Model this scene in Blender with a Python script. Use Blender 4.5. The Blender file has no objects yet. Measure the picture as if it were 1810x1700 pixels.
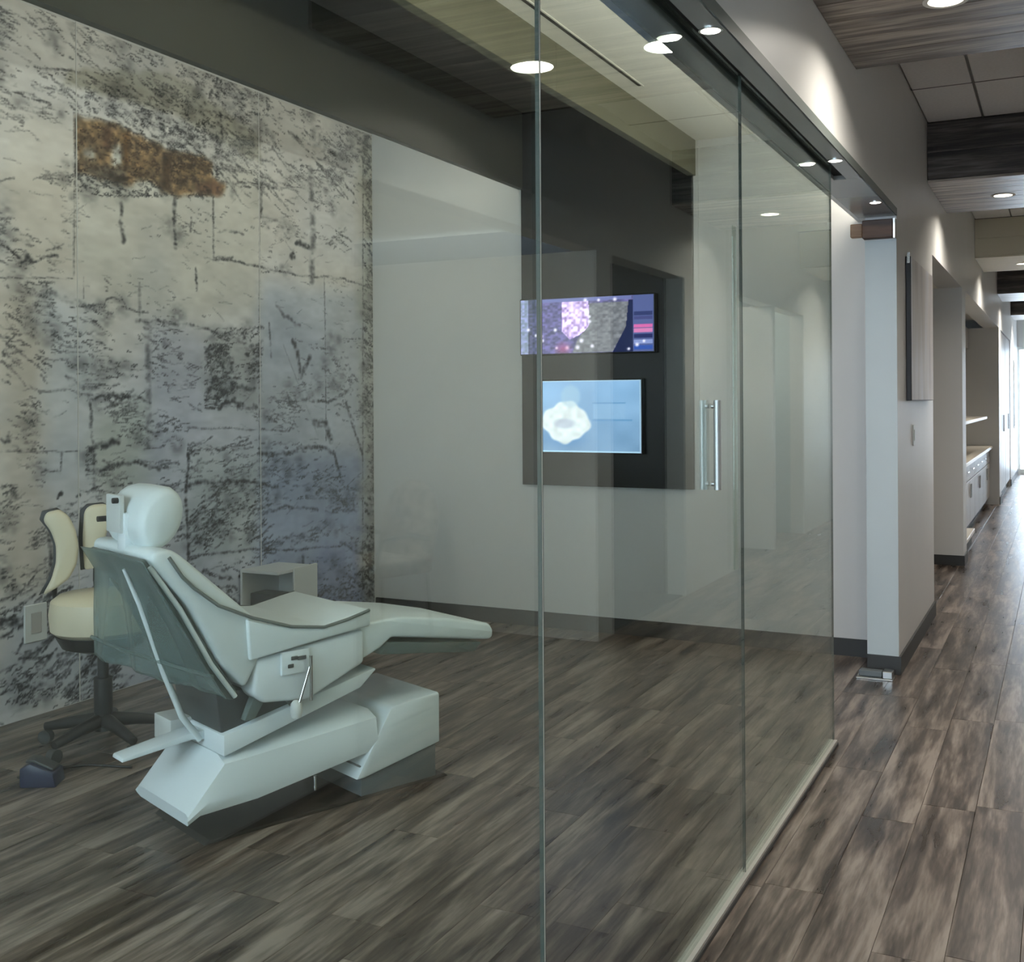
import bpy, bmesh, math, random
import numpy as np
from mathutils import Matrix, Vector

S = bpy.context.scene
C = S.collection
random.seed(7)

# ---------------------------------------------------------------- camera
CAM_H, FPX, YAW, ROLL = 1.5, 1953.0, 0.4624, 0.0061
cam = bpy.data.cameras.new('camera')
cam.sensor_fit = 'HORIZONTAL'
cam.sensor_width = 36.0
cam.lens = FPX / 1810 * 36.0
cam.shift_y = -(850 - 709.35) / 1810
cam.clip_start = 0.05
cam.clip_end = 200
camo = bpy.data.objects.new('camera', cam)
camo.matrix_world = (Matrix.Translation((0, 0, CAM_H)) @ Matrix.Rotation(YAW, 4, 'Z')
                     @ Matrix.Rotation(math.pi / 2, 4, 'X') @ Matrix.Rotation(-ROLL, 4, 'Z'))
C.objects.link(camo)
S.camera = camo

# ---------------------------------------------------------------- world, exposure, lights
W = bpy.data.worlds.new('sky')
S.world = W
W.use_nodes = True
bg = W.node_tree.nodes['Background']
bg.inputs[0].default_value = (0.72, 0.84, 1.0, 1)
bg.inputs[1].default_value = 12.0
S.view_settings.view_transform = 'Standard'
S.view_settings.look = 'None'
S.view_settings.exposure = -0.20
S.view_settings.gamma = 1.0
S.view_settings.use_curve_mapping = False
S.cycles.max_bounces = 6
S.cycles.diffuse_bounces = 3
S.cycles.glossy_bounces = 3
S.cycles.transmission_bounces = 2
S.cycles.transparent_max_bounces = 10
S.cycles.use_light_tree = False
S.cycles.caustics_reflective = False
S.cycles.caustics_refractive = False

LIGHT = dict(soffit=16.5, cove=33.0, uplight=46.0, room=2.0, puck=0.4, window=92.0, bay=26.0, niche=12.0, endwin=110.0, rear_added=34.0)

def area_light(name, loc, rot, sx, sy, power, color, shape='RECTANGLE', spread=180):
    l = bpy.data.lights.new(name, 'AREA')
    l.shape = shape
    l.size = sx
    l.size_y = sy
    l.energy = power
    l.color = color
    l.spread = math.radians(spread)
    o = bpy.data.objects.new(name, l)
    o.location = loc
    o.rotation_euler = rot
    C.objects.link(o)
    return o

WARM = (1.0, 0.935, 0.835)
DAY = (0.62, 0.82, 1.0)
# daylight entering at the window in the near end of the treatment room
area_light('window_daylight', (-2.7, -0.75, 1.75), (math.radians(-90), 0, 0), 2.3, 1.7, LIGHT['window'], (0.50, 0.75, 1.0))
# daylight at the glazed far end of the corridor
area_light('corridor_end_daylight', (0.0, 24.3, 1.4), (math.radians(90), 0, 0), 1.5, 2.3, LIGHT['endwin'], DAY)

# added fill: daylight at an assumed, unseen glazed front behind the camera
area_light('added_rear_daylight', (0.0, -2.9, 1.5), (math.radians(-90), 0, 0), 1.4, 2.3, LIGHT['rear_added'], DAY)

# ---------------------------------------------------------------- node materials
def new_mat(name):
    m = bpy.data.materials.new(name)
    m.use_nodes = True
    nt = m.node_tree
    b = nt.nodes['Principled BSDF']
    return m, nt, b

def simple(name, col, rough=0.5, metal=0.0, spec=0.5, noise=0.0, nscale=8.0, bump=0.0, coat=0.0):
    m, nt, b = new_mat(name)
    b.inputs['Base Color'].default_value = (*col, 1)
    b.inputs['Roughness'].default_value = rough
    b.inputs['Metallic'].default_value = metal
    b.inputs['Specular IOR Level'].default_value = spec
    b.inputs['Coat Weight'].default_value = coat
    if noise or bump:
        tc = nt.nodes.new('ShaderNodeTexCoord')
        n = nt.nodes.new('ShaderNodeTexNoise')
        n.inputs['Scale'].default_value = nscale
        n.inputs['Detail'].default_value = 4
        nt.links.new(tc.outputs['Object'], n.inputs['Vector'])
        if noise:
            r = nt.nodes.new('ShaderNodeValToRGB')
            r.color_ramp.elements[0].position = 0.3
            r.color_ramp.elements[1].position = 0.7
            r.color_ramp.elements[0].color = (*[c * (1 - noise) for c in col], 1)
            r.color_ramp.elements[1].color = (*[min(1, c * (1 + noise)) for c in col], 1)
            nt.links.new(n.outputs['Fac'], r.inputs[0])
            nt.links.new(r.outputs[0], b.inputs['Base Color'])
        if bump:
            bp = nt.nodes.new('ShaderNodeBump')
            bp.inputs['Strength'].default_value = bump
            bp.inputs['Distance'].default_value = 0.01
            nt.links.new(n.outputs['Fac'], bp.inputs['Height'])
            nt.links.new(bp.outputs[0], b.inputs['Normal'])
    return m

def emitter(name, col, strength):
    m, nt, b = new_mat(name)
    b.inputs['Base Color'].default_value = (0.8, 0.8, 0.8, 1)
    b.inputs['Emission Color'].default_value = (*col, 1)
    b.inputs['Emission Strength'].default_value = strength
    return m

def wood(name, cols, along, across=16.0, length=0.9, rough=0.42, contrast=1.0, spec=0.5):
    """streaky wood grain running along one object axis; every piece gets its own offset"""
    m, nt, b = new_mat(name)
    N, L = nt.nodes, nt.links
    tc = N.new('ShaderNodeTexCoord')
    oi = N.new('ShaderNodeObjectInfo')
    ge = N.new('ShaderNodeNewGeometry')
    add = N.new('ShaderNodeMath'); add.operation = 'ADD'
    L.new(oi.outputs['Random'], add.inputs[0]); L.new(ge.outputs['Random Per Island'], add.inputs[1])
    fr = N.new('ShaderNodeMath'); fr.operation = 'FRACT'
    L.new(add.outputs[0], fr.inputs[0])
    mul = N.new('ShaderNodeMath'); mul.operation = 'MULTIPLY'; mul.inputs[1].default_value = 61.0
    L.new(fr.outputs[0], mul.inputs[0])
    off = N.new('ShaderNodeCombineXYZ')
    for i in range(3): L.new(mul.outputs[0], off.inputs[i])
    va = N.new('ShaderNodeVectorMath'); va.operation = 'ADD'
    L.new(tc.outputs['Object'], va.inputs[0]); L.new(off.outputs[0], va.inputs[1])
    sc = [across] * 3
    sc['xyz'.index(along)] = length
    mp = N.new('ShaderNodeVectorMath'); mp.operation = 'MULTIPLY'; mp.inputs[1].default_value = sc
    L.new(va.outputs[0], mp.inputs[0])
    n1 = N.new('ShaderNodeTexNoise'); n1.inputs['Scale'].default_value = 1.0
    n1.inputs['Detail'].default_value = 4; n1.inputs['Roughness'].default_value = 0.58
    n1.inputs['Distortion'].default_value = 0.35
    L.new(mp.outputs[0], n1.inputs['Vector'])
    n2 = N.new('ShaderNodeTexNoise'); n2.inputs['Scale'].default_value = 5.5
    n2.inputs['Detail'].default_value = 3
    L.new(mp.outputs[0], n2.inputs['Vector'])
    mx = N.new('ShaderNodeMath'); mx.operation = 'MULTIPLY_ADD'
    mx.inputs[1].default_value = 0.28
    L.new(n2.outputs['Fac'], mx.inputs[0]); L.new(n1.outputs['Fac'], mx.inputs[2])
    tone = N.new('ShaderNodeMath'); tone.operation = 'MULTIPLY_ADD'
    tone.inputs[1].default_value = 0.07; 
    L.new(fr.outputs[0], tone.inputs[0]); L.new(mx.outputs[0], tone.inputs[2])
    r = N.new('ShaderNodeValToRGB')
    e = r.color_ramp.elements
    pos = [0.5, 0.64, 0.76, 0.92]
    mid = 0.71
    pos = [mid + (p - mid) / contrast for p in pos]
    e[0].position = pos[0]; e[0].color = (*cols[0], 1)
    e[1].position = pos[3]; e[1].color = (*cols[3], 1)
    for p, c in ((pos[1], cols[1]), (pos[2], cols[2])):
        k = e.new(p); k.color = (*c, 1)
    L.new(tone.outputs[0], r.inputs[0])
    L.new(r.outputs[0], b.inputs['Base Color'])
    rr = N.new('ShaderNodeMapRange')
    rr.inputs[3].default_value = rough - 0.06; rr.inputs[4].default_value = rough + 0.12
    L.new(n1.outputs['Fac'], rr.inputs[0]); L.new(rr.outputs[0], b.inputs['Roughness'])
    b.inputs['Specular IOR Level'].default_value = spec
    bp = N.new('ShaderNodeBump'); bp.inputs['Strength'].default_value = 0.18; bp.inputs['Distance'].default_value = 0.004
    L.new(mx.outputs[0], bp.inputs['Height']); L.new(bp.outputs[0], b.inputs['Normal'])
    return m

def glass_mat(name, tint, ior=1.5):
    """thin architectural glass: tinted see-through with Fresnel reflection"""
    m, nt, b = new_mat(name)
    N, L = nt.nodes, nt.links
    N.remove(b)
    tr = N.new('ShaderNodeBsdfTransparent'); tr.inputs[0].default_value = (*tint, 1)
    gl = N.new('ShaderNodeBsdfGlossy'); gl.inputs['Roughness'].default_value = 0.004
    gl.inputs[0].default_value = (0.96, 1.0, 0.97, 1)
    # rays straight through a parallel pane leave at the angle they entered: same Fresnel on both faces
    ge = N.new('ShaderNodeNewGeometry')
    mr = N.new('ShaderNodeMapRange')
    mr.inputs[3].default_value = ior; mr.inputs[4].default_value = 1.0 / ior
    L.new(ge.outputs['Backfacing'], mr.inputs[0])
    fr = N.new('ShaderNodeFresnel'); L.new(mr.outputs[0], fr.inputs[0])
    mx = N.new('ShaderNodeMixShader')
    L.new(fr.outputs[0], mx.inputs[0]); L.new(tr.outputs[0], mx.inputs[1]); L.new(gl.outputs[0], mx.inputs[2])
    L.new(mx.outputs[0], N['Material Output'].inputs[0])
    return m

def painted(name, attr='print', rough=0.6, emit=0.0, spec=0.3):
    """flat print stored as a colour attribute (mural, screens)"""
    m, nt, b = new_mat(name)
    a = nt.nodes.new('ShaderNodeAttribute'); a.attribute_name = attr
    if emit:
        b.inputs['Base Color'].default_value = (0.01, 0.01, 0.012, 1)
        nt.links.new(a.outputs['Color'], b.inputs['Emission Color'])
        b.inputs['Emission Strength'].default_value = emit
        m.cycles.emission_sampling = 'NONE'
    else:
        nt.links.new(a.outputs['Color'], b.inputs['Base Color'])
    b.inputs['Roughness'].default_value = rough
    b.inputs['Specular IOR Level'].default_value = spec
    return m

M = {}
M['wall'] = simple('white_wall_paint', (0.645, 0.64, 0.62), 0.42, spec=0.4, noise=0.015, nscale=3, bump=0.03)
M['wall_cool'] = simple('cool_wall_tone', (0.49, 0.55, 0.56), 0.4, spec=0.4, noise=0.015, nscale=3)  # cool daylight tone of the pier end put into the colour
M['ceil'] = simple('ceiling_paint', (0.82, 0.80, 0.74), 0.7, noise=0.01)
M['tray'] = simple('taupe_ceiling_paint', (0.17, 0.15, 0.125), 0.75, noise=0.05)
M['valance'] = simple('grey_valance_paint', (0.075, 0.07, 0.052), 0.65, noise=0.03, nscale=2)
M['fascia'] = simple('olive_grey_paint', (0.13, 0.125, 0.08), 0.6, noise=0.03)
M['cream'] = simple('cream_paint', (0.62, 0.56, 0.42), 0.6)
M['tile'] = simple('mineral_ceiling_tile', (0.88, 0.87, 0.86), 0.9, noise=0.04, nscale=60, bump=0.2)
M['tgrid'] = simple('ceiling_grid', (0.16, 0.155, 0.15), 0.6)
M['base'] = simple('charcoal_baseboard', (0.035, 0.036, 0.034), 0.5)
M['floor_gap'] = simple('floor_underlay', (0.025, 0.02, 0.016), 0.9)
M['floor'] = wood('plank_floor', [(0.036, 0.025, 0.018), (0.096, 0.071, 0.055), (0.182, 0.142, 0.114), (0.30, 0.246, 0.205)], 'y', 15, 1.5, 0.27, 1.45, 0.5)
M['soffit'] = wood('barn_wood', [(0.09, 0.066, 0.05), (0.23, 0.185, 0.148), (0.40, 0.335, 0.275), (0.56, 0.49, 0.42)], 'x', 17, 1.3, 0.33, 1.25, 0.5)
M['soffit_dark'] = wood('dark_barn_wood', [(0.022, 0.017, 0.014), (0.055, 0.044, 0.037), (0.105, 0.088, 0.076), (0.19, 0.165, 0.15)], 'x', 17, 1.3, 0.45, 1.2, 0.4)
M['lintel'] = wood('brown_lintel_wood', [(0.04, 0.018, 0.010), (0.07, 0.035, 0.02), (0.12, 0.06, 0.035), (0.17, 0.10, 0.06)], 'x', 14, 1.5, 0.5)
M['lintel_light'] = wood('light_lintel_wood', [(0.22, 0.13, 0.07), (0.28, 0.17, 0.10), (0.34, 0.21, 0.12), (0.38, 0.25, 0.15)], 'x', 14, 1.5, 0.5)
M['steel'] = simple('brushed_steel', (0.46, 0.46, 0.44), 0.28, metal=1.0, noise=0.06, nscale=5)
M['header'] = simple('satin_grey_header', (0.33, 0.33, 0.32), 0.22, metal=0.35, spec=0.6)
M['chrome'] = simple('polished_steel', (0.62, 0.63, 0.62), 0.18, metal=1.0)
M['pull'] = simple('satin_steel_pull', (0.42, 0.43, 0.42), 0.42, metal=0.8)
M['rail'] = simple('satin_aluminium', (0.72, 0.69, 0.62), 0.35, metal=0.6)
M['black'] = simple('black_plastic', (0.012, 0.012, 0.013), 0.45)
M['blackgap'] = simple('black_channel', (0.004, 0.004, 0.004), 0.9)
M['panel'] = simple('black_glass_panel', (0.010, 0.011, 0.012), 0.16, spec=0.6)
M['glass'] = glass_mat('green_tinted_glass', (0.885, 0.930, 0.902))
M['winglass'] = glass_mat('window_glass', (0.95, 0.97, 0.97))
M['edge'] = simple('glass_edge', (0.07, 0.09, 0.08), 0.5, spec=0.2)
M['seal'] = simple('clear_joint_seal', (0.62, 0.65, 0.60), 0.3)
M['vinyl'] = simple('pale_grey_vinyl', (0.73, 0.80, 0.81), 0.36, spec=0.5, noise=0.02, nscale=12, bump=0.04)
M['shell'] = simple('white_moulded_shell', (0.79, 0.86, 0.89), 0.25, spec=0.5, coat=0.2)
M['backshell'] = simple('grey_green_back_shell', (0.13, 0.165, 0.158), 0.3, noise=0.05, nscale=6)
M['seam'] = simple('dark_piping', (0.14, 0.16, 0.15), 0.5)
M['dark'] = simple('dark_grey_plastic', (0.05, 0.055, 0.055), 0.45)
M['plate'] = simple('dark_floor_plate', (0.022, 0.019, 0.016), 0.4)
M['kick'] = simple('slate_kick_plate', (0.14, 0.16, 0.165), 0.4)
M['cream_vinyl'] = simple('cream_vinyl', (0.66, 0.60, 0.44), 0.4, noise=0.02)
M['white_pl'] = simple('white_plastic', (0.60, 0.62, 0.60), 0.4)
M['cab'] = simple('pale_cabinet_laminate', (0.42, 0.405, 0.38), 0.4, noise=0.01)
M['counter'] = simple('cream_worktop', (0.66, 0.61, 0.52), 0.35, noise=0.03)
M['blue'] = simple('navy_plastic', (0.016, 0.022, 0.06), 0.4)
M['fabric'] = simple('patterned_upholstery', (0.42, 0.38, 0.32), 0.85, noise=0.55, nscale=14)
M['doorway'] = simple('dark_room_tone', (0.022, 0.026, 0.032), 0.7)  # darkness of the room behind the opening put into the colour
M['bulb'] = emitter('downlight_diffuser', (1.0, 0.90, 0.76), 9.0)
M['bulb_cool'] = emitter('small_spot_lens', (1.0, 0.95, 0.86), 9.0)
M['bulb'].cycles.emission_sampling = 'NONE'       # the area lamp just below each lens does the lighting
M['bulb_cool'].cycles.emission_sampling = 'NONE'
M['led'] = emitter('led_strip', (1.0, 0.93, 0.82), LIGHT['cove'])
M['led_up'] = emitter('added_uplight', (1.0, 0.94, 0.82), LIGHT['uplight'])

def plastic_film():
    m, nt, b = new_mat('clear_plastic_cover')
    N, L = nt.nodes, nt.links
    b.inputs['Base Color'].default_value = (0.19, 0.245, 0.235, 1)
    b.inputs['Roughness'].default_value = 0.28
    tc = N.new('ShaderNodeTexCoord'); n = N.new('ShaderNodeTexNoise')
    n.inputs['Scale'].default_value = 5; n.inputs['Detail'].default_value = 3
    L.new(tc.outputs['Object'], n.inputs['Vector'])
    bp = N.new('ShaderNodeBump'); bp.inputs['Strength'].default_value = 0.5; bp.inputs['Distance'].default_value = 0.02
    L.new(n.outputs['Fac'], bp.inputs['Height']); L.new(bp.outputs[0], b.inputs['Normal'])
    tr = N.new('ShaderNodeBsdfTransparent'); tr.inputs[0].default_value = (0.88, 0.95, 0.93, 1)
    mx = N.new('ShaderNodeMixShader'); mx.inputs[0].default_value = 0.5
    L.new(tr.outputs[0], mx.inputs[1]); L.new(b.outputs[0], mx.inputs[2])
    L.new(mx.outputs[0], N['Material Output'].inputs[0])
    return m
M['film'] = plastic_film()

# ---------------------------------------------------------------- builders
def link_mesh(name, me, mat, parent=None):
    o = bpy.data.objects.new(name, me)
    if mat is not None:
        me.materials.clear()
        me.materials.append(M[mat] if isinstance(mat, str) else mat)
    C.objects.link(o)
    if parent is not None:
        o.parent = parent
    return o

def finish(bm, name, smooth=False, angle=35):
    bmesh.ops.recalc_face_normals(bm, faces=bm.faces[:])
    me = bpy.data.meshes.new(name)
    bm.to_mesh(me)
    bm.free()
    if smooth:
        for p in me.polygons: p.use_smooth = True
        me.set_sharp_from_angle(angle=math.radians(angle))
    return me

def bm_box(bm, x0, x1, y0, y1, z0, z1):
    v = [bm.verts.new(p) for p in ((x0, y0, z0), (x1, y0, z0), (x1, y1, z0), (x0, y1, z0),
                                   (x0, y0, z1), (x1, y0, z1), (x1, y1, z1), (x0, y1, z1))]
    for f in ((0, 3, 2, 1), (4, 5, 6, 7), (0, 1, 5, 4), (1, 2, 6, 5), (2, 3, 7, 6), (3, 0, 4, 7)):
        bm.faces.new([v[i] for i in f])
    return v

def box_mesh(name, x0, x1, y0, y1, z0, z1, bevel=0.0, seg=1):
    bm = bmesh.new()
    bm_box(bm, x0, x1, y0, y1, z0, z1)
    if bevel:
        bmesh.ops.bevel(bm, geom=bm.edges[:], offset=bevel, segments=seg, affect='EDGES', profile=0.6)
    return finish(bm, name, smooth=bevel > 0 and seg > 1)

def box(name, x0, x1, y0, y1, z0, z1, mat, parent=None, bevel=0.0, seg=1):
    return link_mesh(name, box_mesh(name, x0, x1, y0, y1, z0, z1, bevel, seg), mat, parent)

def struct(name, *a, **k):
    o = box(name, *a, **k)
    if o.parent is None: o['kind'] = 'structure'
    return o

def tag(o, label, cat, group=None):
    o['label'] = label
    o['category'] = cat
    if group: o['group'] = group
    return o

def empty(name, loc=(0, 0, 0), rz=0.0, kind=None):
    o = bpy.data.objects.new(name, None)
    o.empty_display_size = 0.1
    o.location = loc
    o.rotation_euler = (0, 0, rz)
    C.objects.link(o)
    if kind: o['kind'] = kind
    return o

def prism(name, prof, y0, y1, mat, parent=None, bevel=0.0, seg=2):
    """profile in the local x-z plane, extruded across local y"""
    bm = bmesh.new()
    a = [bm.verts.new((x, y0, z)) for x, z in prof]
    b = [bm.verts.new((x, y1, z)) for x, z in prof]
    n = len(prof)
    bm.faces.new(a); bm.faces.new(b[::-1])
    for i in range(n):
        bm.faces.new((a[i], b[i], b[(i + 1) % n], a[(i + 1) % n]))
    bmesh.ops.recalc_face_normals(bm, faces=bm.faces[:])
    if bevel:
        bmesh.ops.bevel(bm, geom=bm.edges[:], offset=bevel, segments=seg, affect='EDGES', profile=0.5, clamp_overlap=True)
    return link_mesh(name, finish(bm, name, smooth=bevel > 0), mat, parent)

def loft(name, loops, mat, parent=None, subsurf=0, smooth=True, angle=35):
    bm = bmesh.new()
    vs = [[bm.verts.new(p) for p in lp] for lp in loops]
    n = len(loops[0])
    for a, b in zip(vs, vs[1:]):
        for i in range(n):
            bm.faces.new((a[i], a[(i + 1) % n], b[(i + 1) % n], b[i]))
    bm.faces.new(vs[0]); bm.faces.new(vs[-1][::-1])
    o = link_mesh(name, finish(bm, name, smooth, angle if not subsurf else 180), mat, parent)
    if subsurf:
        md = o.modifiers.new('subdivision', 'SUBSURF'); md.levels = subsurf; md.render_levels = subsurf
    return o

def tube_mesh(name, pts, r, n=10):
    bm = bmesh.new()
    pts = [Vector(p) for p in pts]
    rings = []
    for i, p in enumerate(pts):
        d = (pts[min(i + 1, len(pts) - 1)] - pts[max(i - 1, 0)]).normalized()
        u = d.cross(Vector((0, 0, 1)))
        if u.length < 1e-3: u = d.cross(Vector((1, 0, 0)))
        u.normalize(); w = d.cross(u)
        rr = r[i] if isinstance(r, (list, tuple)) else r
        rings.append([bm.verts.new(p + (u * math.cos(2 * math.pi * k / n) + w * math.sin(2 * math.pi * k / n)) * rr) for k in range(n)])
    for a, b in zip(rings, rings[1:]):
        for k in range(n): bm.faces.new((a[k], a[(k + 1) % n], b[(k + 1) % n], b[k]))
    bm.faces.new(rings[0]); bm.faces.new(rings[-1][::-1])
    return finish(bm, name, True, 50)

def tube(name, pts, r, mat, parent=None, n=10):
    return link_mesh(name, tube_mesh(name, pts, r, n), mat, parent)

def lathe_mesh(name, prof, n=24):
    bm = bmesh.new()
    rings = []
    for r, z in prof:
        if r < 1e-5: rings.append([bm.verts.new((0, 0, z))])
        else: rings.append([bm.verts.new((r * math.cos(2 * math.pi * k / n), r * math.sin(2 * math.pi * k / n), z)) for k in range(n)])
    for a, b in zip(rings, rings[1:]):
        for k in range(n):
            k2 = (k + 1) % n
            if len(a) == 1 and len(b) == 1: continue
            if len(a) == 1: bm.faces.new((a[0], b[k], b[k2]))
            elif len(b) == 1: bm.faces.new((a[k], a[k2], b[0]))
            else: bm.faces.new((a[k], a[k2], b[k2], b[k]))
    return finish(bm, name, True, 40)

def lathe(name, prof, mat, parent=None, loc=(0, 0, 0), n=24):
    o = link_mesh(name, lathe_mesh(name, prof, n), mat, parent)
    o.location = loc
    return o

# ---------------------------------------------------------------- plan of the place (metres)
# x: across the corridor (camera at 0), y: along the corridor, z: up
XC = -0.805          # corridor face of the left wall
XO = 0.80            # opposite corridor wall
XG = -0.90           # glass line
YB = 6.67            # back wall of the treatment room
XM = -4.44           # mural wall
YN = -0.60           # near wall of the treatment room
ZT, ZS, ZH = 3.35, 2.947, 2.50      # tile ceiling, wood soffits, door head
Y0, YE = -3.0, 24.0

# ---------------------------------------------------------------- floor and planks
floor = struct('floor', -4.7, 4.0, Y0 - 0.2, YE + 0.2, -0.08, -0.006, 'floor_gap')
PW, PL, GAP = 0.182, 1.22, 0.0005
def plank_mesh(L):
    bm = bmesh.new()
    w, l, c = PW / 2 - GAP, L / 2 - GAP, 0.0009
    bot = [(-w, -l, -0.006), (w, -l, -0.006), (w, l, -0.006), (-w, l, -0.006)]
    mid = [(x, y, -c) for x, y, z in bot]
    top = [(math.copysign(w - c, x), math.copysign(l - c, y), 0) for x, y, z in bot]
    r = [[bm.verts.new(p) for p in q] for q in (bot, mid, top)]
    for a, b in zip(r, r[1:]):
        for i in range(4): bm.faces.new((a[i], a[(i + 1) % 4], b[(i + 1) % 4], b[i]))
    bm.faces.new(r[2])
    me = finish(bm, 'plank'); me.materials.append(M['floor'])
    return me
pm = plank_mesh(PL)
fwd = Vector((-math.sin(YAW), math.cos(YAW), 0)); rgt = Vector((math.cos(YAW), math.sin(YAW), 0))
def in_view(x, y, z=0.0, m=90):
    d = fwd.dot(Vector((x, y, 0))); r = rgt.dot(Vector((x, y, 0)))
    if d < 0.3: return False
    u = 905 + FPX * r / d; v = 709.35 - FPX * (z - CAM_H) / d
    return -m < u < 1810 + m and v < 1700 + m
cells = []
ncol = int(math.ceil((XO - XM + 0.2) / PW))
rnd = random.Random(3)
for i in range(ncol):
    x = XO - PW * (i + 0.5)
    y = Y0 + rnd.random() * PL
    while y < YE:
        cells.append((x, y + PL / 2)); y += PL
def hidden(x, y):
    if x < XC - 0.4 and y - PL / 2 > YB: return True     # behind the room's back wall
    return False
near, rest = [], []
for x, y in cells:
    vis = any(in_view(x, y + k * PL / 2) for k in (-1, -0.5, 0, 0.5, 1)) and not hidden(x, y)
    (near if vis else rest).append((x, y))
near.sort(key=lambda p: p[1])
rest += near[296:]; near = near[:296]
for x, y in near:
    o = bpy.data.objects.new('plank', pm); o.location = (x, y, 0); C.objects.link(o); o.parent = floor
tmp = pm
vs0 = [v.co.copy() for v in tmp.vertices]; fs0 = [tuple(p.vertices) for p in tmp.polygons]
V, Fc = [], []
bay = [(XO + PW * (i + 0.5), 3.6 + (j + 0.5) * PL) for i in range(14) for j in range(8)]
for x, y in rest + bay:
    k = len(V)
    V += [(v.x + x, v.y + y, v.z) for v in vs0]
    Fc += [tuple(a + k for a in f) for f in fs0]
me = bpy.data.meshes.new('plank_field'); me.from_pydata(V, [], Fc)
pf = link_mesh('plank_field', me, 'floor', floor); pf['kind'] = 'stuff'

# ---------------------------------------------------------------- walls
# treatment room
struct('wall_back', XM - 0.2, -0.97, YB, YB + 0.15, 0, 3.45, 'wall')
struct('wall_mural', XM - 0.2, XM, YN - 0.15, YB, 0, 3.45, 'wall')
nw = struct('wall_near', XM - 0.2, -3.95, YN - 0.15, YN, 0, 3.45, 'wall')
struct('wall_near', -1.45, -1.0, YN - 0.15, YN, 0, 3.45, 'wall')
struct('wall_near', -3.95, -1.45, YN - 0.15, YN, 0, 0.85, 'wall')
struct('wall_near', -3.95, -1.45, YN - 0.15, YN, 2.65, 3.45, 'wall')
w4 = empty('window_4', (-2.7, YN - 0.07, 0.85), kind='structure')
for a, b, c, d in ((-1.25, 1.25, 0, 0.05), (-1.25, 1.25, 1.75, 1.8), (-1.25, -1.2, 0.05, 1.75), (1.2, 1.25, 0.05, 1.75), (-0.02, 0.02, 0.05, 1.75)):
    box('window_frame', a, b, -0.03, 0.03, c, d, 'white_pl', w4)
box('pane', -1.2, -0.02, -0.004, 0.004, 0.05, 1.75, 'winglass', w4)
box('pane', 0.02, 1.2, -0.004, 0.004, 0.05, 1.75, 'winglass', w4)
# corridor, left side
struct('wall_upper_left', -1.005, XC, Y0, 6.32, 2.531, 3.45, 'wall')
struct('wall_upper_left', -1.005, XC, 6.32, 8.16, ZH, 3.45, 'wall')
struct('wall_upper_left', -1.005, XC, 8.16, 17.02, ZH, 3.45, 'wall')
struct('wall_upper_left', -1.005, XC, 17.02, YE, ZH, 3.45, 'wall')
struct('wall_pier', -0.97, XC, 6.32, 8.16, 0, ZH, 'wall')
struct('pier_end_tone', -0.97, XC, 6.311, 6.319, 0.1, 2.37, 'wall_cool')      # pier end panel, its daylight tone put into the colour
struct('wall_pier', -2.2, XC, 10.68, 11.06, 0, ZH, 'wall')
struct('wall_pier', -1.6, XC, 17.02, 17.55, 0, ZH, 'wall')
struct('wall_pier', -1.4, XC, 20.75, YE, 0, ZH, 'wall')
struct('wall_pier', -1.02, XC, Y0, -0.6, 0, ZH, 'wall')
struct('wall_recess', -2.35, -2.2, 6.82, 10.68, 0, 3.0, 'wall')
struct('wall_recess', -1.75, -1.6, 11.06, 20.75, 0, 3.0, 'wall')
struct('ceiling_recess', -2.35, -1.005, 6.82, 20.75, 2.62, 2.70, 'ceil')
# corridor, opposite side with its bays
struct('wall_right', XO, XO + 0.15, Y0, 3.76, 0, ZH, 'wall')
struct('wall_right_upper', XO, XO + 0.15, Y0, YE, 2.44, 3.45, 'wall')
struct('wall_bay', XO, 3.4, 6.39, 6.66, 0, 2.44, 'wall')
struct('wall_bay', XO + 0.15, 3.4, 3.61, 3.76, 0, 2.6, 'wall')
struct('wall_bay', 3.25, 3.4, 3.76, 6.39, 0, 2.6, 'wall')
struct('ceiling_bay', XO + 0.15, 3.4, 3.61, 6.39, 2.6, 2.7, 'ceil')
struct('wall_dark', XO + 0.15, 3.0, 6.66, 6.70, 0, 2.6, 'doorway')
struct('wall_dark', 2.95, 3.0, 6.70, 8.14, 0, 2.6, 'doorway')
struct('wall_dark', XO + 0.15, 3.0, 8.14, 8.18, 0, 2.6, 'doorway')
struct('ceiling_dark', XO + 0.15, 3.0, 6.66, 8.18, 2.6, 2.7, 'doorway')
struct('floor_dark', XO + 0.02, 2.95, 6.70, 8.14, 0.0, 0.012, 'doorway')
struct('wall_right', XO, XO + 0.15, 8.18, 9.72, 0, 2.44, 'wall')
struct('wall_right', XO, XO + 0.7, 11.07, 11.15, 0, 2.44, 'wall')
struct('wall_right', XO, XO + 0.15, 12.52, YE, 0, 2.44, 'wall')
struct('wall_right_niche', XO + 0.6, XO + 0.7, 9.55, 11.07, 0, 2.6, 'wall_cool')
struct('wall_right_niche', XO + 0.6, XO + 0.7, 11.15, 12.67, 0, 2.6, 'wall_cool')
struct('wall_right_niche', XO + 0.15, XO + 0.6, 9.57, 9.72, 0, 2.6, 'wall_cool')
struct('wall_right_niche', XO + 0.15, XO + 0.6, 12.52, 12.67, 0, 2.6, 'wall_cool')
struct('ceiling_niche', XO + 0.15, XO + 0.6, 9.57, 12.67, 2.6, 2.7, 'ceil')
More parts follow.
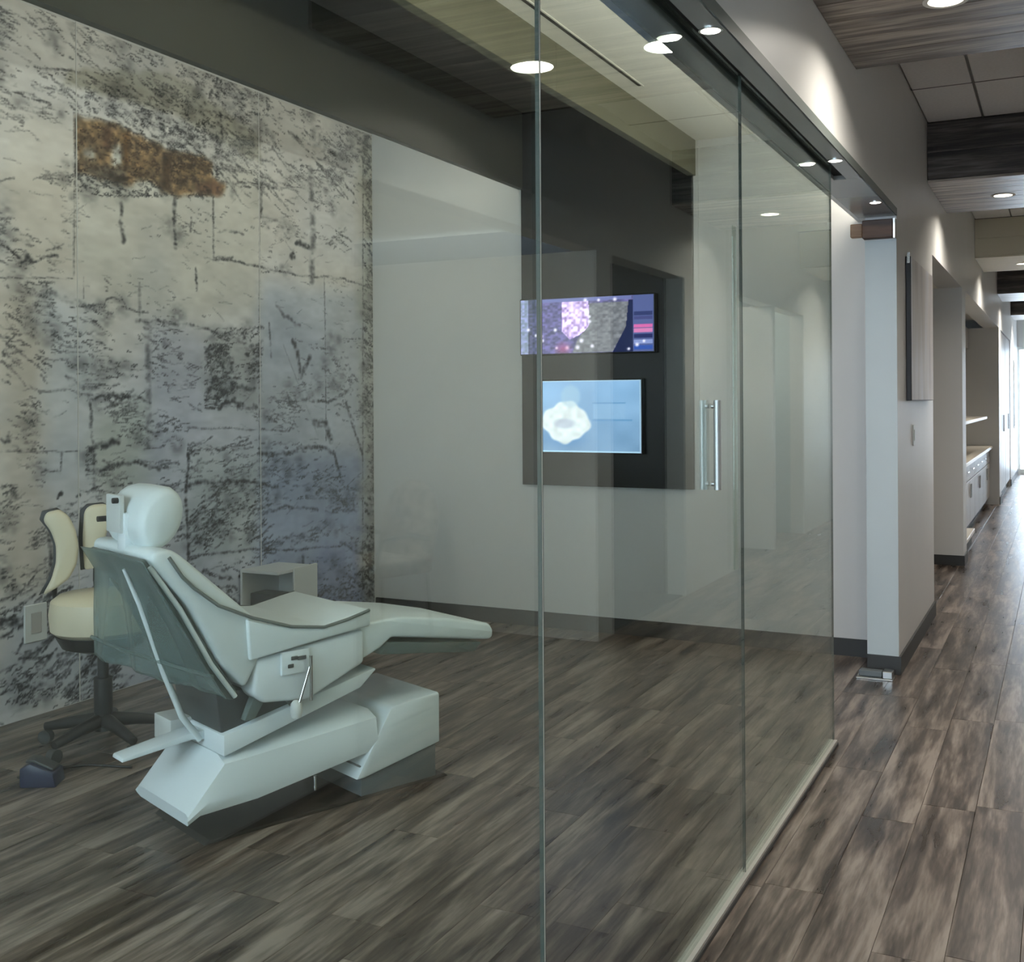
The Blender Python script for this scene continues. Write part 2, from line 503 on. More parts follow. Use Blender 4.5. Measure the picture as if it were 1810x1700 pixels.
# far end: glazed end door, and the wall behind the camera
struct('wall_corridor_end', -1.4, 1.0, YE, YE + 0.15, 2.52, 3.45, 'wall')
struct('wall_corridor_start', -1.1, 1.0, Y0 - 0.15, Y0, 2.75, 3.45, 'wall')
w6 = empty('window_6', (0, Y0 - 0.06, 0), kind='structure')  # glazed front added, unseen, to go with the daylight lamp there
for a, b, c, d in ((-0.82, -0.76, 0, 2.75), (0.76, 0.82, 0, 2.75), (-0.03, 0.03, 0.1, 2.69), (-0.76, 0.76, 2.69, 2.75), (-0.76, 0.76, 0, 0.1)):
    box('window_frame', a, b, -0.03, 0.03, c, d, 'white_pl', w6)
box('pane', -0.76, -0.03, -0.004, 0.004, 0.1, 2.69, 'winglass', w6)
box('pane', 0.03, 0.76, -0.004, 0.004, 0.1, 2.69, 'winglass', w6)
w5 = empty('window_5', (0, YE + 0.06, 0), kind='structure')
for a, b, c, d in ((-0.82, -0.76, 0, 2.52), (0.76, 0.82, 0, 2.52), (-0.03, 0.03, 0.1, 2.46), (-0.76, 0.76, 2.46, 2.52), (-0.76, 0.76, 0, 0.1)):
    box('window_frame', a, b, -0.03, 0.03, c, d, 'white_pl', w5)
box('pane', -0.76, -0.03, -0.004, 0.004, 0.1, 2.46, 'winglass', w5)
box('pane', 0.03, 0.76, -0.004, 0.004, 0.1, 2.46, 'winglass', w5)

# baseboards
def baseboard(n, *a): 
    o = struct(n, *a, 'base'); return o
baseboard('baseboard_back', XM + 0.02, -0.97, YB - 0.014, YB, 0, 0.1)
baseboard('baseboard_pier_end', -0.97, XC + 0.012, 6.306, 6.32, 0, 0.1)
baseboard('baseboard_pier_side', XC, XC + 0.012, 6.32, 8.16, 0, 0.1)
baseboard('baseboard_recess', -2.2, XC + 0.012, 10.668, 10.68, 0, 0.09)
baseboard('baseboard_recess_side', XC, XC + 0.012, 10.68, 11.06, 0, 0.09)
baseboard('baseboard_far', XC, XC + 0.012, 17.02, 17.55, 0, 0.11)
baseboard('baseboard_far_end', XC, XC + 0.012, 20.75, YE, 0, 0.11)

# ---------------------------------------------------------------- ceilings
cc = struct('ceiling', -1.0, 1.0, Y0, YE, ZT + 0.03, ZT + 0.12, 'tgrid')
SOFF = [(-0.95, 0.58), (3.48, 5.02), (7.88, 9.24), (12.34, 13.74), (16.7, 18.1), (21.1, 22.5)]
TX = [(XC, -0.459), (-0.459, 0.141), (0.141, XO)]
tmesh = {}
def tile(x0, x1, y0, y1):
    key = (round(x1 - x0, 3), round(y1 - y0, 3))
    if key not in tmesh:
        w, l = key[0] / 2 - 0.006, key[1] / 2 - 0.006
        tmesh[key] = box_mesh('ceiling_tile', -w, w, -l, l, 0, 0.02, 0.004)
        tmesh[key].materials.append(M['tile'])
    o = bpy.data.objects.new('ceiling_tile', tmesh[key])
    o.location = ((x0 + x1) / 2, (y0 + y1) / 2, ZT); C.objects.link(o); o.parent = cc
spans = [(Y0, SOFF[0][0])] + [(a[1], b[0]) for a, b in zip(SOFF, SOFF[1:])] + [(SOFF[-1][1], YE)]
for a, b in spans:
    y = b                                    # the grid is set out from the soffit at the far side
    rows = []
    first = b - 0.88 if b > 6 and b < 8 else b - 0.6
    cuts = [b, max(a, first)]
    while cuts[-1] - 0.6 > a + 0.05: cuts.append(cuts[-1] - 0.6)
    if cuts[-1] > a: cuts.append(a)
    for hi, lo in zip(cuts, cuts[1:]):
        for x0, x1 in TX: tile(x0, x1, lo, hi)
    # grid bars
    for y in cuts[1:-1]:
        box('grid_bar', XC, XO, y - 0.006, y + 0.006, ZT - 0.001, ZT + 0.03, 'tgrid', cc)
    for x in (-0.459, 0.141):
        box('grid_bar', x - 0.006, x + 0.006, a, b, ZT - 0.001, ZT + 0.03, 'tgrid', cc)
# wood soffits across the corridor, boarded
for k, (a, b) in enumerate(SOFF):
    s = struct('soffit', XC, XO, a + 0.02, b - 0.02, ZS + 0.02, ZT + 0.03, 'floor_gap')
    n = 7
    w = (b - a) / n
    painted_face = (k == 3)
    for i in range(n):
        box('board', XC + 0.001, XO - 0.001, a + i * w + 0.0015, a + (i + 1) * w - 0.0015, ZS, ZS + 0.018, 'cream' if painted_face else 'soffit', s, 0.002)
    for i in range(2):
        z0 = ZS + 0.001 + i * 0.2
        for y in (a, b - 0.018):
            box('board', XC + 0.001, XO - 0.001, y, y + 0.018, z0 + 0.018 * (i == 0) , z0 + 0.199, 'cream' if painted_face else 'soffit_dark', s, 0.002)
# treatment room ceilings
struct('ceiling_tray', XM, -2.04, YN, YB, 3.43, 3.5, 'tray')
struct('ceiling_glass_side', -2.04, -1.005, YN, YB, 3.116, 3.2, 'ceil')
struct('trim_1', -3.262, -3.222, YN, YB, 2.92, 3.43, 'valance')     # light valance beside the mural
fa = struct('trim_2', -2.08, -2.04, YN, YB, 2.9, 3.43, 'floor_gap')
for y0, y1 in ((YN, 2.05), (2.052, 4.55), (4.552, YB)):
    box('fascia_board', -2.083, -2.035, y0, y1, 2.896, 3.43, 'fascia', fa, 0.002)
# led strips: one on the back of the valance washing the mural, one added out of view on the header to brighten the ceiling
ls = tag(box('led_strip', -3.29, -3.264, YN + 0.1, YB - 0.1, 3.30, 3.33, 'led'), 'warm led strip hidden behind the grey valance, washing the mural', 'light')
ls2 = tag(box('led_strip', -1.055, -1.02, YN + 0.1, YB - 0.1, 2.56, 2.575, 'led_up'), 'added warm led strip, out of view on the ledge of the steel door header', 'light')
struct('trim_3', -1.06, -1.006, YN, YB - 0.01, 2.53, 2.558, 'steel')
sd = tag(empty('slot_diffuser', (-1.93, 4.0, 3.116)), 'long thin dark slot air diffuser in the bright ceiling above the glass', 'vent')
box('frame', -0.016, 0.016, -2.6, 1.38, -0.004, 0.0, 'ceil', sd)
box('slot', -0.008, 0.008, -2.58, 1.36, -0.0055, -0.0035, 'blackgap', sd)

# ---------------------------------------------------------------- steel header with the door track, bottom rail, glass
hd = struct('trim_4', -1.003, XC - 0.001, Y0, 6.30, 2.516, 2.530, 'blackgap')
for a, b, c, d in ((-1.003, -0.925, Y0, 5.15), (-0.872, XC + 0.004, Y0, 5.15), (-1.003, XC + 0.004, 5.15, 6.30)):
    box('header_plate', a, b, c, d, 2.495, 2.516, 'header', hd, 0.002)
box('header_edge', XC, XC + 0.006, Y0, 6.30, 2.495, 2.535, 'seam', hd)
lb = tag(empty('lintel_block', (-0.90, 6.25, 2.375)), 'small brown wooden block under the end of the steel header', 'trim')
box('block', -0.075, 0.085, 0.0, 0.065, 0, 0.10, 'lintel', lb, 0.004)
box('block_end', -0.14, -0.077, 0.012, 0.06, 0.012, 0.085, 'lintel_light', lb, 0.004)
box('block_edge', 0.086, 0.096, 0.0, 0.065, -0.005, 0.102, 'steel', lb)
rail = struct('trim_5', XG - 0.016, XG + 0.016, Y0, 4.92, 0.0, 0.022, 'rail')
box('rail_shadow_gap', XG + 0.016, XG + 0.021, Y0, 4.92, 0.0, 0.012, 'base', rail)

def pane(name, y0, y1, z0, z1, parent, x=XG):
    p = box(name, x - 0.004, x + 0.004, y0, y1, z0, z1, 'glass', parent)
    for e in (y0, y1):
        box('polished_edge', x - 0.0042, x + 0.0042, e - 0.0006, e + 0.0006, z0, z1, 'edge', p)
    return p
g1 = empty('window_1', (0, 0, 0), kind='structure')
pane('pane', -0.55, 1.922, 0.022, 2.514, g1)
box('joint_seal', XG - 0.004, XG + 0.004, 1.9235, 1.9275, 0.022, 2.514, 'seal', g1)
g2 = empty('window_2', (0, 0, 0), kind='structure')
pane('pane', 3.418, 4.915, 0.022, 2.514, g2)
d1 = empty('door_1', (0, 0, 0), kind='structure')
pane('pane', 1.929, 3.4135, 0.024, 2.514, d1)
HY = 3.07
for s in (1, -1):
    h = tube('handle', [(XG + s * 0.021, HY, 1.245), (XG + s * 0.021, HY, 1.50)], 0.0105, 'pull', d1, 14)
    for z in (1.262, 1.483):
        tube('handle_post', [(XG + s * 0.0045, HY, z), (XG + s * 0.019, HY, z)], 0.007, 'pull', h, 10)
es = box('reflection_strip', XG + 0.0045, XG + 0.0075, 3.30, 3.335, 0.985, 2.03, 'glass', d1)  # slim glass strip added to stand in for a mirrored bar
fg = tag(empty('floor_guide', (-0.905, 6.20, 0.0)), 'small pale metal floor guide at the foot of the white pier', 'door hardware')
box('guide_plate', -0.10, 0.09, -0.055, 0.06, 0, 0.008, 'steel', fg, 0.002)
box('guide_block', -0.09, 0.03, -0.02, 0.04, 0.008, 0.038, 'kick', fg, 0.003)
box('guide_block', 0.035, 0.085, -0.04, 0.04, 0.008, 0.045, 'steel', fg, 0.003)

# ---------------------------------------------------------------- recessed lights
ring_me = lathe_mesh('trim_ring', [(0.062, 0.0), (0.062, -0.004), (0.080, -0.004), (0.080, 0.0)], 28); ring_me.materials.append(M['ceil'])
lens_me = lathe_mesh('lens', [(0.0, -0.002), (0.061, -0.002), (0.061, 0.0), (0.0, 0.0)], 28); lens_me.materials.append(M['bulb'])
where = ['above the camera end of the corridor', 'in the nearest wood soffit', 'in the second wood soffit', 'in the cream soffit', 'in the fourth soffit', 'in the last soffit before the window']
for k, (a, b) in enumerate(SOFF):
    for x, side in ((-0.372, 'on the glass side'), (0.235, 'on the far wall side')):
        y = (a + b) / 2 + 0.045
        t = empty('recessed_light', (x, y, ZS))
        tag(t, 'round glowing recessed light %s, %s' % (where[k], side), 'light', 'recessed corridor downlights')
        for me, nm in ((ring_me, 'trim_ring'), (lens_me, 'lens')):
            o = bpy.data.objects.new(nm, me); C.objects.link(o); o.parent = t
        area_light('soffit_lamp', (x, y, ZS - 0.012), (0, 0, 0), 0.17, 0.17, LIGHT['soffit'], WARM, 'DISK', 149)
for y, lab in ((0.9, 'nearest the camera'), (2.90, 'above the door handle'), (4.72, 'at the end of the black track slot'), (5.82, 'nearest the white pier')):
    t = tag(empty('header_spot', (-0.842, y, 2.495)), 'small bright spot light under the steel header, ' + lab, 'light', 'spot lights in the steel header')
    lathe('spot_ring', [(0.027, 0), (0.027, -0.003), (0.033, -0.003), (0.033, 0)], 'chrome', t, n=20)
    lathe('spot_lens', [(0, -0.0025), (0.0268, -0.0025), (0.0268, 0), (0, 0)], 'bulb_cool', t, n=20)
    area_light('spot_lamp', (-0.842, y, 2.488), (0, 0, 0), 0.04, 0.04, LIGHT['puck'], WARM, 'DISK')
for y in (1.2, 3.6):  # lamps added out of view in the tray to light the chair
    t = tag(empty('added_tray_light', (-2.62, y, 3.43)), 'added unseen recessed light in the taupe ceiling tray over the dental chair' if y > 3 else 'added unseen recessed light in the taupe ceiling tray by the window', 'light', 'added lights in the tray')
    for me, nm in ((ring_me, 'trim_ring'), (lens_me, 'lens')):
        o = bpy.data.objects.new(nm, me); C.objects.link(o); o.parent = t
    area_light('added_tray_lamp', (-2.62, y, 3.415), (0, 0, 0), 0.12, 0.12, LIGHT['room'], (1.0, 0.93, 0.82), 'DISK')
bl = tag(empty('bay_light', (2.0, 5.1, 2.6)), 'recessed light in the waiting bay across the corridor', 'light')
for me, nm in ((ring_me, 'trim_ring'), (lens_me, 'lens')):
    o = bpy.data.objects.new(nm, me); C.objects.link(o); o.parent = bl
area_light('bay_lamp', (2.0, 5.1, 2.585), (0, 0, 0), 0.12, 0.12, LIGHT['bay'], WARM, 'DISK')
for yl, nm in ((10.4, 'nearer'), (11.8, 'farther')):  # lamps added to brighten the niches mirrored in the glass
    nl = tag(empty('added_niche_light', (1.15, yl, 2.6)), 'added recessed light in the %s tall niche across the corridor' % nm, 'light', 'added niche lights')
    for me, nm2 in ((ring_me, 'trim_ring'), (lens_me, 'lens')):
        o = bpy.data.objects.new(nm2, me); C.objects.link(o); o.parent = nl
    area_light('added_niche_lamp', (1.15, yl, 2.585), (0, 0, 0), 0.12, 0.12, LIGHT['niche'], WARM, 'DISK')

# ---------------------------------------------------------------- flat prints: painted grids
def srgb(c):
    c = np.asarray(c, dtype=np.float64)
    return np.where(c <= 0.04045, c / 12.92, ((c + 0.055) / 1.055) ** 2.4)

def vnoise(shape, cells, seed):
    r = np.random.RandomState(seed)
    g = r.rand(cells[0] + 2, cells[1] + 2)
    y = np.linspace(0, cells[0], shape[0]); x = np.linspace(0, cells[1], shape[1])
    yi = np.minimum(y.astype(int), cells[0]); xi = np.minimum(x.astype(int), cells[1])
    fy = (y - yi)[:, None]; fx = (x - xi)[None, :]
    fy = fy * fy * (3 - 2 * fy); fx = fx * fx * (3 - 2 * fx)
    a = g[yi][:, xi]; b = g[yi][:, xi + 1]; c = g[yi + 1][:, xi]; d = g[yi + 1][:, xi + 1]
    return (a * (1 - fx) + b * fx) * (1 - fy) + (c * (1 - fx) + d * fx) * fy

def poly_mask(P, Q, poly):
    m = np.zeros(P.shape, bool)
    n = len(poly)
    for i in range(n):
        x0, y0 = poly[i]; x1, y1 = poly[(i + 1) % n]
        cond = ((y0 > Q) != (y1 > Q))
        with np.errstate(divide='ignore', invalid='ignore'):
            xx = (x1 - x0) * (Q - y0) / ((y1 - y0) if y1 != y0 else 1e-9) + x0
        m ^= cond & (P < xx)
    return m

def painted_grid(name, P, Q, col, make, mat, parent=None):
    """grid of points make(P,Q)->xyz carrying the print as a colour attribute"""
    nz, ny = P.shape
    co = make(P, Q).reshape(-1, 3)
    idx = np.arange(nz * ny).reshape(nz, ny)
    f = np.stack([idx[:-1, :-1], idx[:-1, 1:], idx[1:, 1:], idx[1:, :-1]], -1).reshape(-1, 4)
    me = bpy.data.meshes.new(name)
    me.vertices.add(len(co)); me.vertices.foreach_set('co', co.ravel())
    me.loops.add(f.size); me.loops.foreach_set('vertex_index', f.ravel())
    me.polygons.add(len(f))
    me.polygons.foreach_set('loop_start', np.arange(0, f.size, 4))
    me.update(calc_edges=True); me.validate()
    at = me.attributes.new('print', 'FLOAT_COLOR', 'POINT')
    rgba = np.ones((len(co), 4)); rgba[:, :3] = np.clip(srgb(np.clip(col, 0, 1)), 0, 1).reshape(-1, 3)
    at.data.foreach_set('color', rgba.ravel())
    return link_mesh(name, me, mat, parent)

MURAL_TINTS = [([(3.55,2.07),(3.82,2.08),(3.8,1.1),(3.82,0.6),(3.54,0.59)],(168,152,132),0.75),([(3.82,2.05),(4.11,2.0),(4.1,1.08),(3.8,1.1)],(176,184,196),0.8),([(3.99,2.68),(5.42,2.94),(5.41,2.03),(4.56,1.98),(3.99,2.17)],(188,186,172),0.6),([(4.1,1.42),(4.48,1.54),(4.48,1.02),(4.1,1.02)],(150,160,146),0.7),([(4.49,1.97),(4.94,1.9),(4.91,1.22),(4.48,1.23)],(168,172,192),0.8),([(5.42,2.24),(6.54,2.27),(6.52,0.82),(5.4,0.91)],(150,164,186),0.8),([(4.78,1.22),(5.41,1.19),(5.4,0.55),(4.77,0.63)],(150,162,158),0.6),([(5.41,1.19),(6.52,1.14),(6.51,0.0),(5.4,0.2)],(128,146,186),0.8),([(5.99,0.57),(6.52,0.5),(6.51,0.0),(5.86,0.12)],(110,124,178),0.7),([(6.53,3.35),(6.77,3.4),(6.74,-0.04),(6.5,0.01)],(128,130,112),0.75),([(4.92,1.92),(5.39,1.86),(5.39,1.47),(4.92,1.5)],(118,122,120),0.7),([(3.54,0.59),(4.23,0.48),(4.22,0.04),(3.54,0.09)],(130,140,160),0.7),([(3.56,2.6),(3.99,2.68),(3.98,2.14),(3.55,2.09)],(190,176,154),0.5),([(6.27,3.14),(6.35,3.15),(6.35,2.64),(6.27,2.63)],(200,198,180),0.6),([(4.0,2.95),(4.25,2.97),(4.61,2.91),(4.88,2.92),(5.0,2.9),(4.99,2.81),(5.12,2.79),(5.05,2.72),(4.66,2.66),(4.49,2.71),(4.32,2.66),(4.0,2.67)],(126,96,58),0.85),([(4.83,2.77),(5.08,2.81),(5.06,2.72),(4.86,2.69)],(96,66,46),0.8),([(4.04,2.79),(4.12,2.8),(4.12,2.76),(4.04,2.74)],(200,200,195),0.9),([(4.23,2.85),(4.3,2.87),(4.3,2.75),(4.23,2.74)],(190,192,190),0.9),([(4.17,2.93),(4.23,2.94),(4.23,2.83),(4.17,2.81)],(82,58,40),0.9),([(4.32,2.96),(4.36,2.97),(4.35,2.77),(4.3,2.76)],(96,66,30),0.85),([(4.6,2.88),(4.66,2.88),(4.65,2.67),(4.57,2.66)],(74,54,34),0.85),([(4.0,2.71),(4.33,2.74),(4.33,2.66),(4.17,2.65)],(112,102,90),0.85),([(3.96,3.18),(4.66,3.34),(5.43,3.15),(5.43,2.98),(4.66,3.12),(3.92,3.09)],(168,164,146),0.6)]
MURAL_STROKES = [([(3.55,2.09),(3.75,2.11),(3.98,2.13)],0.008,0.55),([(3.99,2.96),(3.99,2.68),(3.98,2.14)],0.014,0.45),([(4.04,2.14),(4.04,2.03)],0.009,0.40),([(3.56,2.25),(3.62,2.22),(3.67,2.18),(3.75,2.19),(3.81,2.22),(3.88,2.23)],0.016,0.85),([(3.69,2.2),(3.73,2.2)],0.032,0.90),([(3.81,2.05),(3.91,2.03),(4.04,2.0),(4.24,1.96)],0.027,0.35),([(3.98,2.0),(4.17,2.01),(4.2,2.05),(4.3,2.05),(4.33,2.0),(4.48,1.99)],0.014,0.55),([(4.4,1.94),(4.56,1.95),(4.83,1.94),(5.11,1.9)],0.021,0.60),([(4.42,2.15),(4.42,1.98)],0.021,0.40),([(4.85,2.27),(4.86,2.14)],0.019,0.65),([(4.3,2.57),(4.29,2.45),(4.31,2.36)],0.027,0.55),([(4.69,2.7),(4.68,2.52),(4.69,2.38)],0.029,0.60),([(4.82,2.56),(4.81,2.48)],0.019,0.55),([(4.48,1.94),(4.48,1.54),(4.47,1.26)],0.043,0.35),([(5.42,2.84),(5.41,2.17),(5.4,1.33),(5.4,0.2)],0.011,0.50),([(5.94,3.04),(5.96,2.59),(5.94,2.29)],0.052,0.40),([(6.08,2.34),(6.09,1.85),(6.09,1.24)],0.015,0.45),([(5.44,2.88),(5.43,2.65),(5.59,2.65)],0.024,0.55),([(5.0,2.71),(5.0,2.35),(5.17,2.37)],0.016,0.55),([(4.92,2.34),(5.22,2.35),(5.37,2.34),(5.65,2.33),(5.94,2.33),(6.13,2.35),(6.33,2.35),(6.75,2.3)],0.016,0.65),([(5.12,2.8),(5.25,2.83),(5.46,2.86)],0.013,0.70),([(4.61,2.91),(4.79,2.92),(5.0,2.91),(5.12,2.81)],0.012,0.70),([(4.0,2.96),(4.17,2.97),(4.41,2.96),(4.61,2.91)],0.011,0.75),([(4.0,2.95),(3.99,2.66)],0.011,0.80),([(5.05,3.41),(4.98,3.29),(5.07,3.21),(5.08,3.05),(5.05,3.01)],0.023,0.70),([(5.19,3.44),(5.24,3.37)],0.020,0.55),([(3.56,2.94),(3.65,2.9),(3.85,2.92)],0.011,0.60),([(3.75,3.13),(4.06,3.18),(4.29,3.13),(4.43,3.15)],0.014,0.50),([(4.78,1.22),(4.78,1.12),(4.76,1.0),(4.77,0.81),(4.78,0.63)],0.026,0.85),([(4.78,1.36),(5.11,1.35),(5.47,1.33),(5.7,1.32)],0.013,0.55),([(3.93,1.64),(4.01,1.6),(4.07,1.54),(4.09,1.45),(4.08,1.37),(4.1,1.28),(4.1,1.08)],0.022,0.55),([(4.09,1.53),(4.2,1.54),(4.29,1.55),(4.5,1.51)],0.023,0.70),([(4.07,1.28),(4.18,1.29),(4.27,1.31)],0.034,0.80),([(4.14,1.16),(4.29,1.19),(4.43,1.18),(4.56,1.14)],0.023,0.75),([(3.55,1.28),(3.81,1.27),(4.05,1.26)],0.008,0.50),([(3.9,1.26),(3.89,1.16),(3.8,1.18)],0.014,0.60),([(3.71,1.59),(3.77,1.56),(3.93,1.57)],0.014,0.55),([(3.58,1.91),(3.63,1.83),(3.58,1.78),(3.68,1.73),(3.73,1.7)],0.013,0.55),([(3.55,1.33),(3.59,1.33),(3.59,1.37)],0.021,0.70),([(5.04,1.48),(5.16,1.52),(5.21,1.49),(5.38,1.47)],0.030,0.85),([(5.16,1.78),(5.15,1.71)],0.033,0.80),([(4.94,1.57),(5.01,1.64),(5.11,1.59),(5.37,1.59)],0.033,0.60),([(5.73,1.91),(5.79,1.82),(5.82,1.67),(5.91,1.8)],0.036,0.60),([(5.5,2.0),(5.52,1.79)],0.018,0.50),([(5.67,1.58),(5.7,1.51),(5.88,1.52),(6.12,1.5),(6.36,1.58)],0.022,0.60),([(4.77,1.04),(5.11,1.04),(5.31,1.02),(5.58,0.97)],0.026,0.70),([(5.39,1.18),(5.64,1.18),(6.0,1.21),(6.18,1.16),(6.25,1.0)],0.028,0.55),([(4.77,0.63),(5.1,0.62),(5.41,0.6),(5.75,0.55),(6.24,0.52)],0.016,0.60),([(5.39,0.81),(5.66,0.84),(5.99,0.79)],0.021,0.50),([(5.87,0.88),(6.05,0.92),(6.21,0.89)],0.030,0.45),([(6.32,1.5),(6.42,1.31),(6.52,1.14)],0.027,0.50),([(5.83,0.51),(5.85,0.12)],0.033,0.55),([(5.96,1.37),(6.09,1.35),(6.15,1.24)],0.045,0.55),([(3.54,0.59),(3.69,0.6),(3.83,0.61)],0.016,0.90),([(3.54,0.48),(3.73,0.46)],0.037,0.90),([(3.87,0.26),(4.04,0.29)],0.022,0.90),([(3.63,0.33),(3.72,0.43),(3.78,0.44)],0.019,0.80),([(3.83,0.4),(3.94,0.41),(4.13,0.36)],0.039,0.70),([(3.82,0.61),(3.83,0.76),(3.81,0.91),(3.83,0.99)],0.025,0.80),([(3.87,1.04),(3.89,1.06)],0.022,0.90),([(3.55,1.7),(3.61,1.67),(3.69,1.59)],0.013,0.50),([(3.55,1.82),(3.59,1.81)],0.016,0.70),([(5.64,1.87),(6.0,1.28)],0.011,0.20),([(6.55,3.23),(6.51,0.0)],0.016,0.45),([(6.75,3.35),(6.74,-0.01)],0.021,0.35),([(5.77,2.53),(5.92,2.53)],0.036,0.75),([(5.72,2.45),(5.76,2.45)],0.036,0.80),([(5.27,2.52),(5.12,2.53),(5.04,2.5)],0.017,0.50),([(5.57,2.13),(5.65,2.05),(5.82,2.0)],0.028,0.40),([(6.25,0.54),(6.52,0.42),(6.73,0.31)],0.023,0.50)]
MURAL_ZONES = [([(3.56,3.37),(6.56,4.32),(6.55,3.55),(3.56,2.86)],330,0.22,0.067,0.0096,0.42),([(4.06,3.21),(5.49,3.59),(5.49,2.99),(4.06,2.72)],260,0.25,0.067,0.0109,0.50),([(5.03,3.27),(6.55,3.63),(6.54,3.03),(5.02,2.77)],220,0.28,0.104,0.0146,0.40),([(3.56,2.89),(3.99,2.99),(3.98,2.17),(3.55,2.12)],60,0.08,0.063,0.0081,0.35),([(5.43,2.94),(6.55,3.15),(6.54,2.43),(5.43,2.31)],60,0.15,0.058,0.0129,0.45),([(6.55,3.39),(6.78,3.44),(6.74,-0.04),(6.51,0.0)],330,0.60,0.053,0.0182,0.60),([(3.55,2.07),(3.84,2.1),(3.84,1.1),(3.55,1.12)],90,0.35,0.050,0.0110,0.45),([(3.84,1.98),(4.78,2.05),(4.78,1.54),(3.84,1.54)],90,0.12,0.069,0.0088,0.45),([(4.05,1.6),(4.78,1.6),(4.77,1.0),(4.05,1.05)],100,-0.10,0.087,0.0110,0.50),([(4.78,1.38),(6.53,1.34),(6.52,0.82),(4.77,0.96)],110,-0.12,0.092,0.0121,0.45),([(4.77,1.03),(5.47,0.98),(5.46,0.54),(4.77,0.63)],120,-0.22,0.078,0.0134,0.60),([(5.41,0.91),(6.52,0.82),(6.52,0.4),(5.41,0.55)],60,-0.15,0.098,0.0150,0.40),([(4.77,0.63),(6.52,0.4),(6.51,-0.01),(4.77,0.29)],150,0.10,0.074,0.0178,0.50),([(3.54,0.59),(4.23,0.48),(4.22,-0.08),(3.54,0.09)],170,-0.50,0.093,0.0165,0.65),([(3.55,1.12),(3.84,1.1),(3.83,0.54),(3.54,0.59)],50,-0.30,0.077,0.0094,0.45),([(3.99,2.56),(5.49,2.81),(5.48,2.04),(3.98,1.94)],30,0.10,0.041,0.0094,0.35),([(4.92,1.93),(5.4,1.96),(5.39,1.47),(4.92,1.47)],150,-0.30,0.039,0.0168,0.65),([(4.01,2.94),(5.03,3.17),(5.02,2.72),(4.0,2.55)],260,0.30,0.032,0.0122,0.70),([(5.48,2.25),(6.54,2.35),(6.53,1.38),(5.47,1.4)],40,0.20,0.044,0.0150,0.40),([(4.78,1.86),(6.53,1.95),(6.53,1.3),(4.78,1.35)],60,0.10,0.066,0.0108,0.40),([(3.84,1.1),(4.77,1.03),(4.77,0.58),(3.83,0.71)],60,-0.20,0.061,0.0118,0.50)]

def soft(a, r):
    for ax in (0, 1):
        p = np.pad(a, [(r + 1, r) if i == ax else (0, 0) for i in (0, 1)], mode='edge')
        c = np.cumsum(p, axis=ax)
        a = (np.take(c, range(2 * r + 1, c.shape[ax]), axis=ax) - np.take(c, range(0, c.shape[ax] - 2 * r - 1), axis=ax)) / (2 * r + 1)
    return a

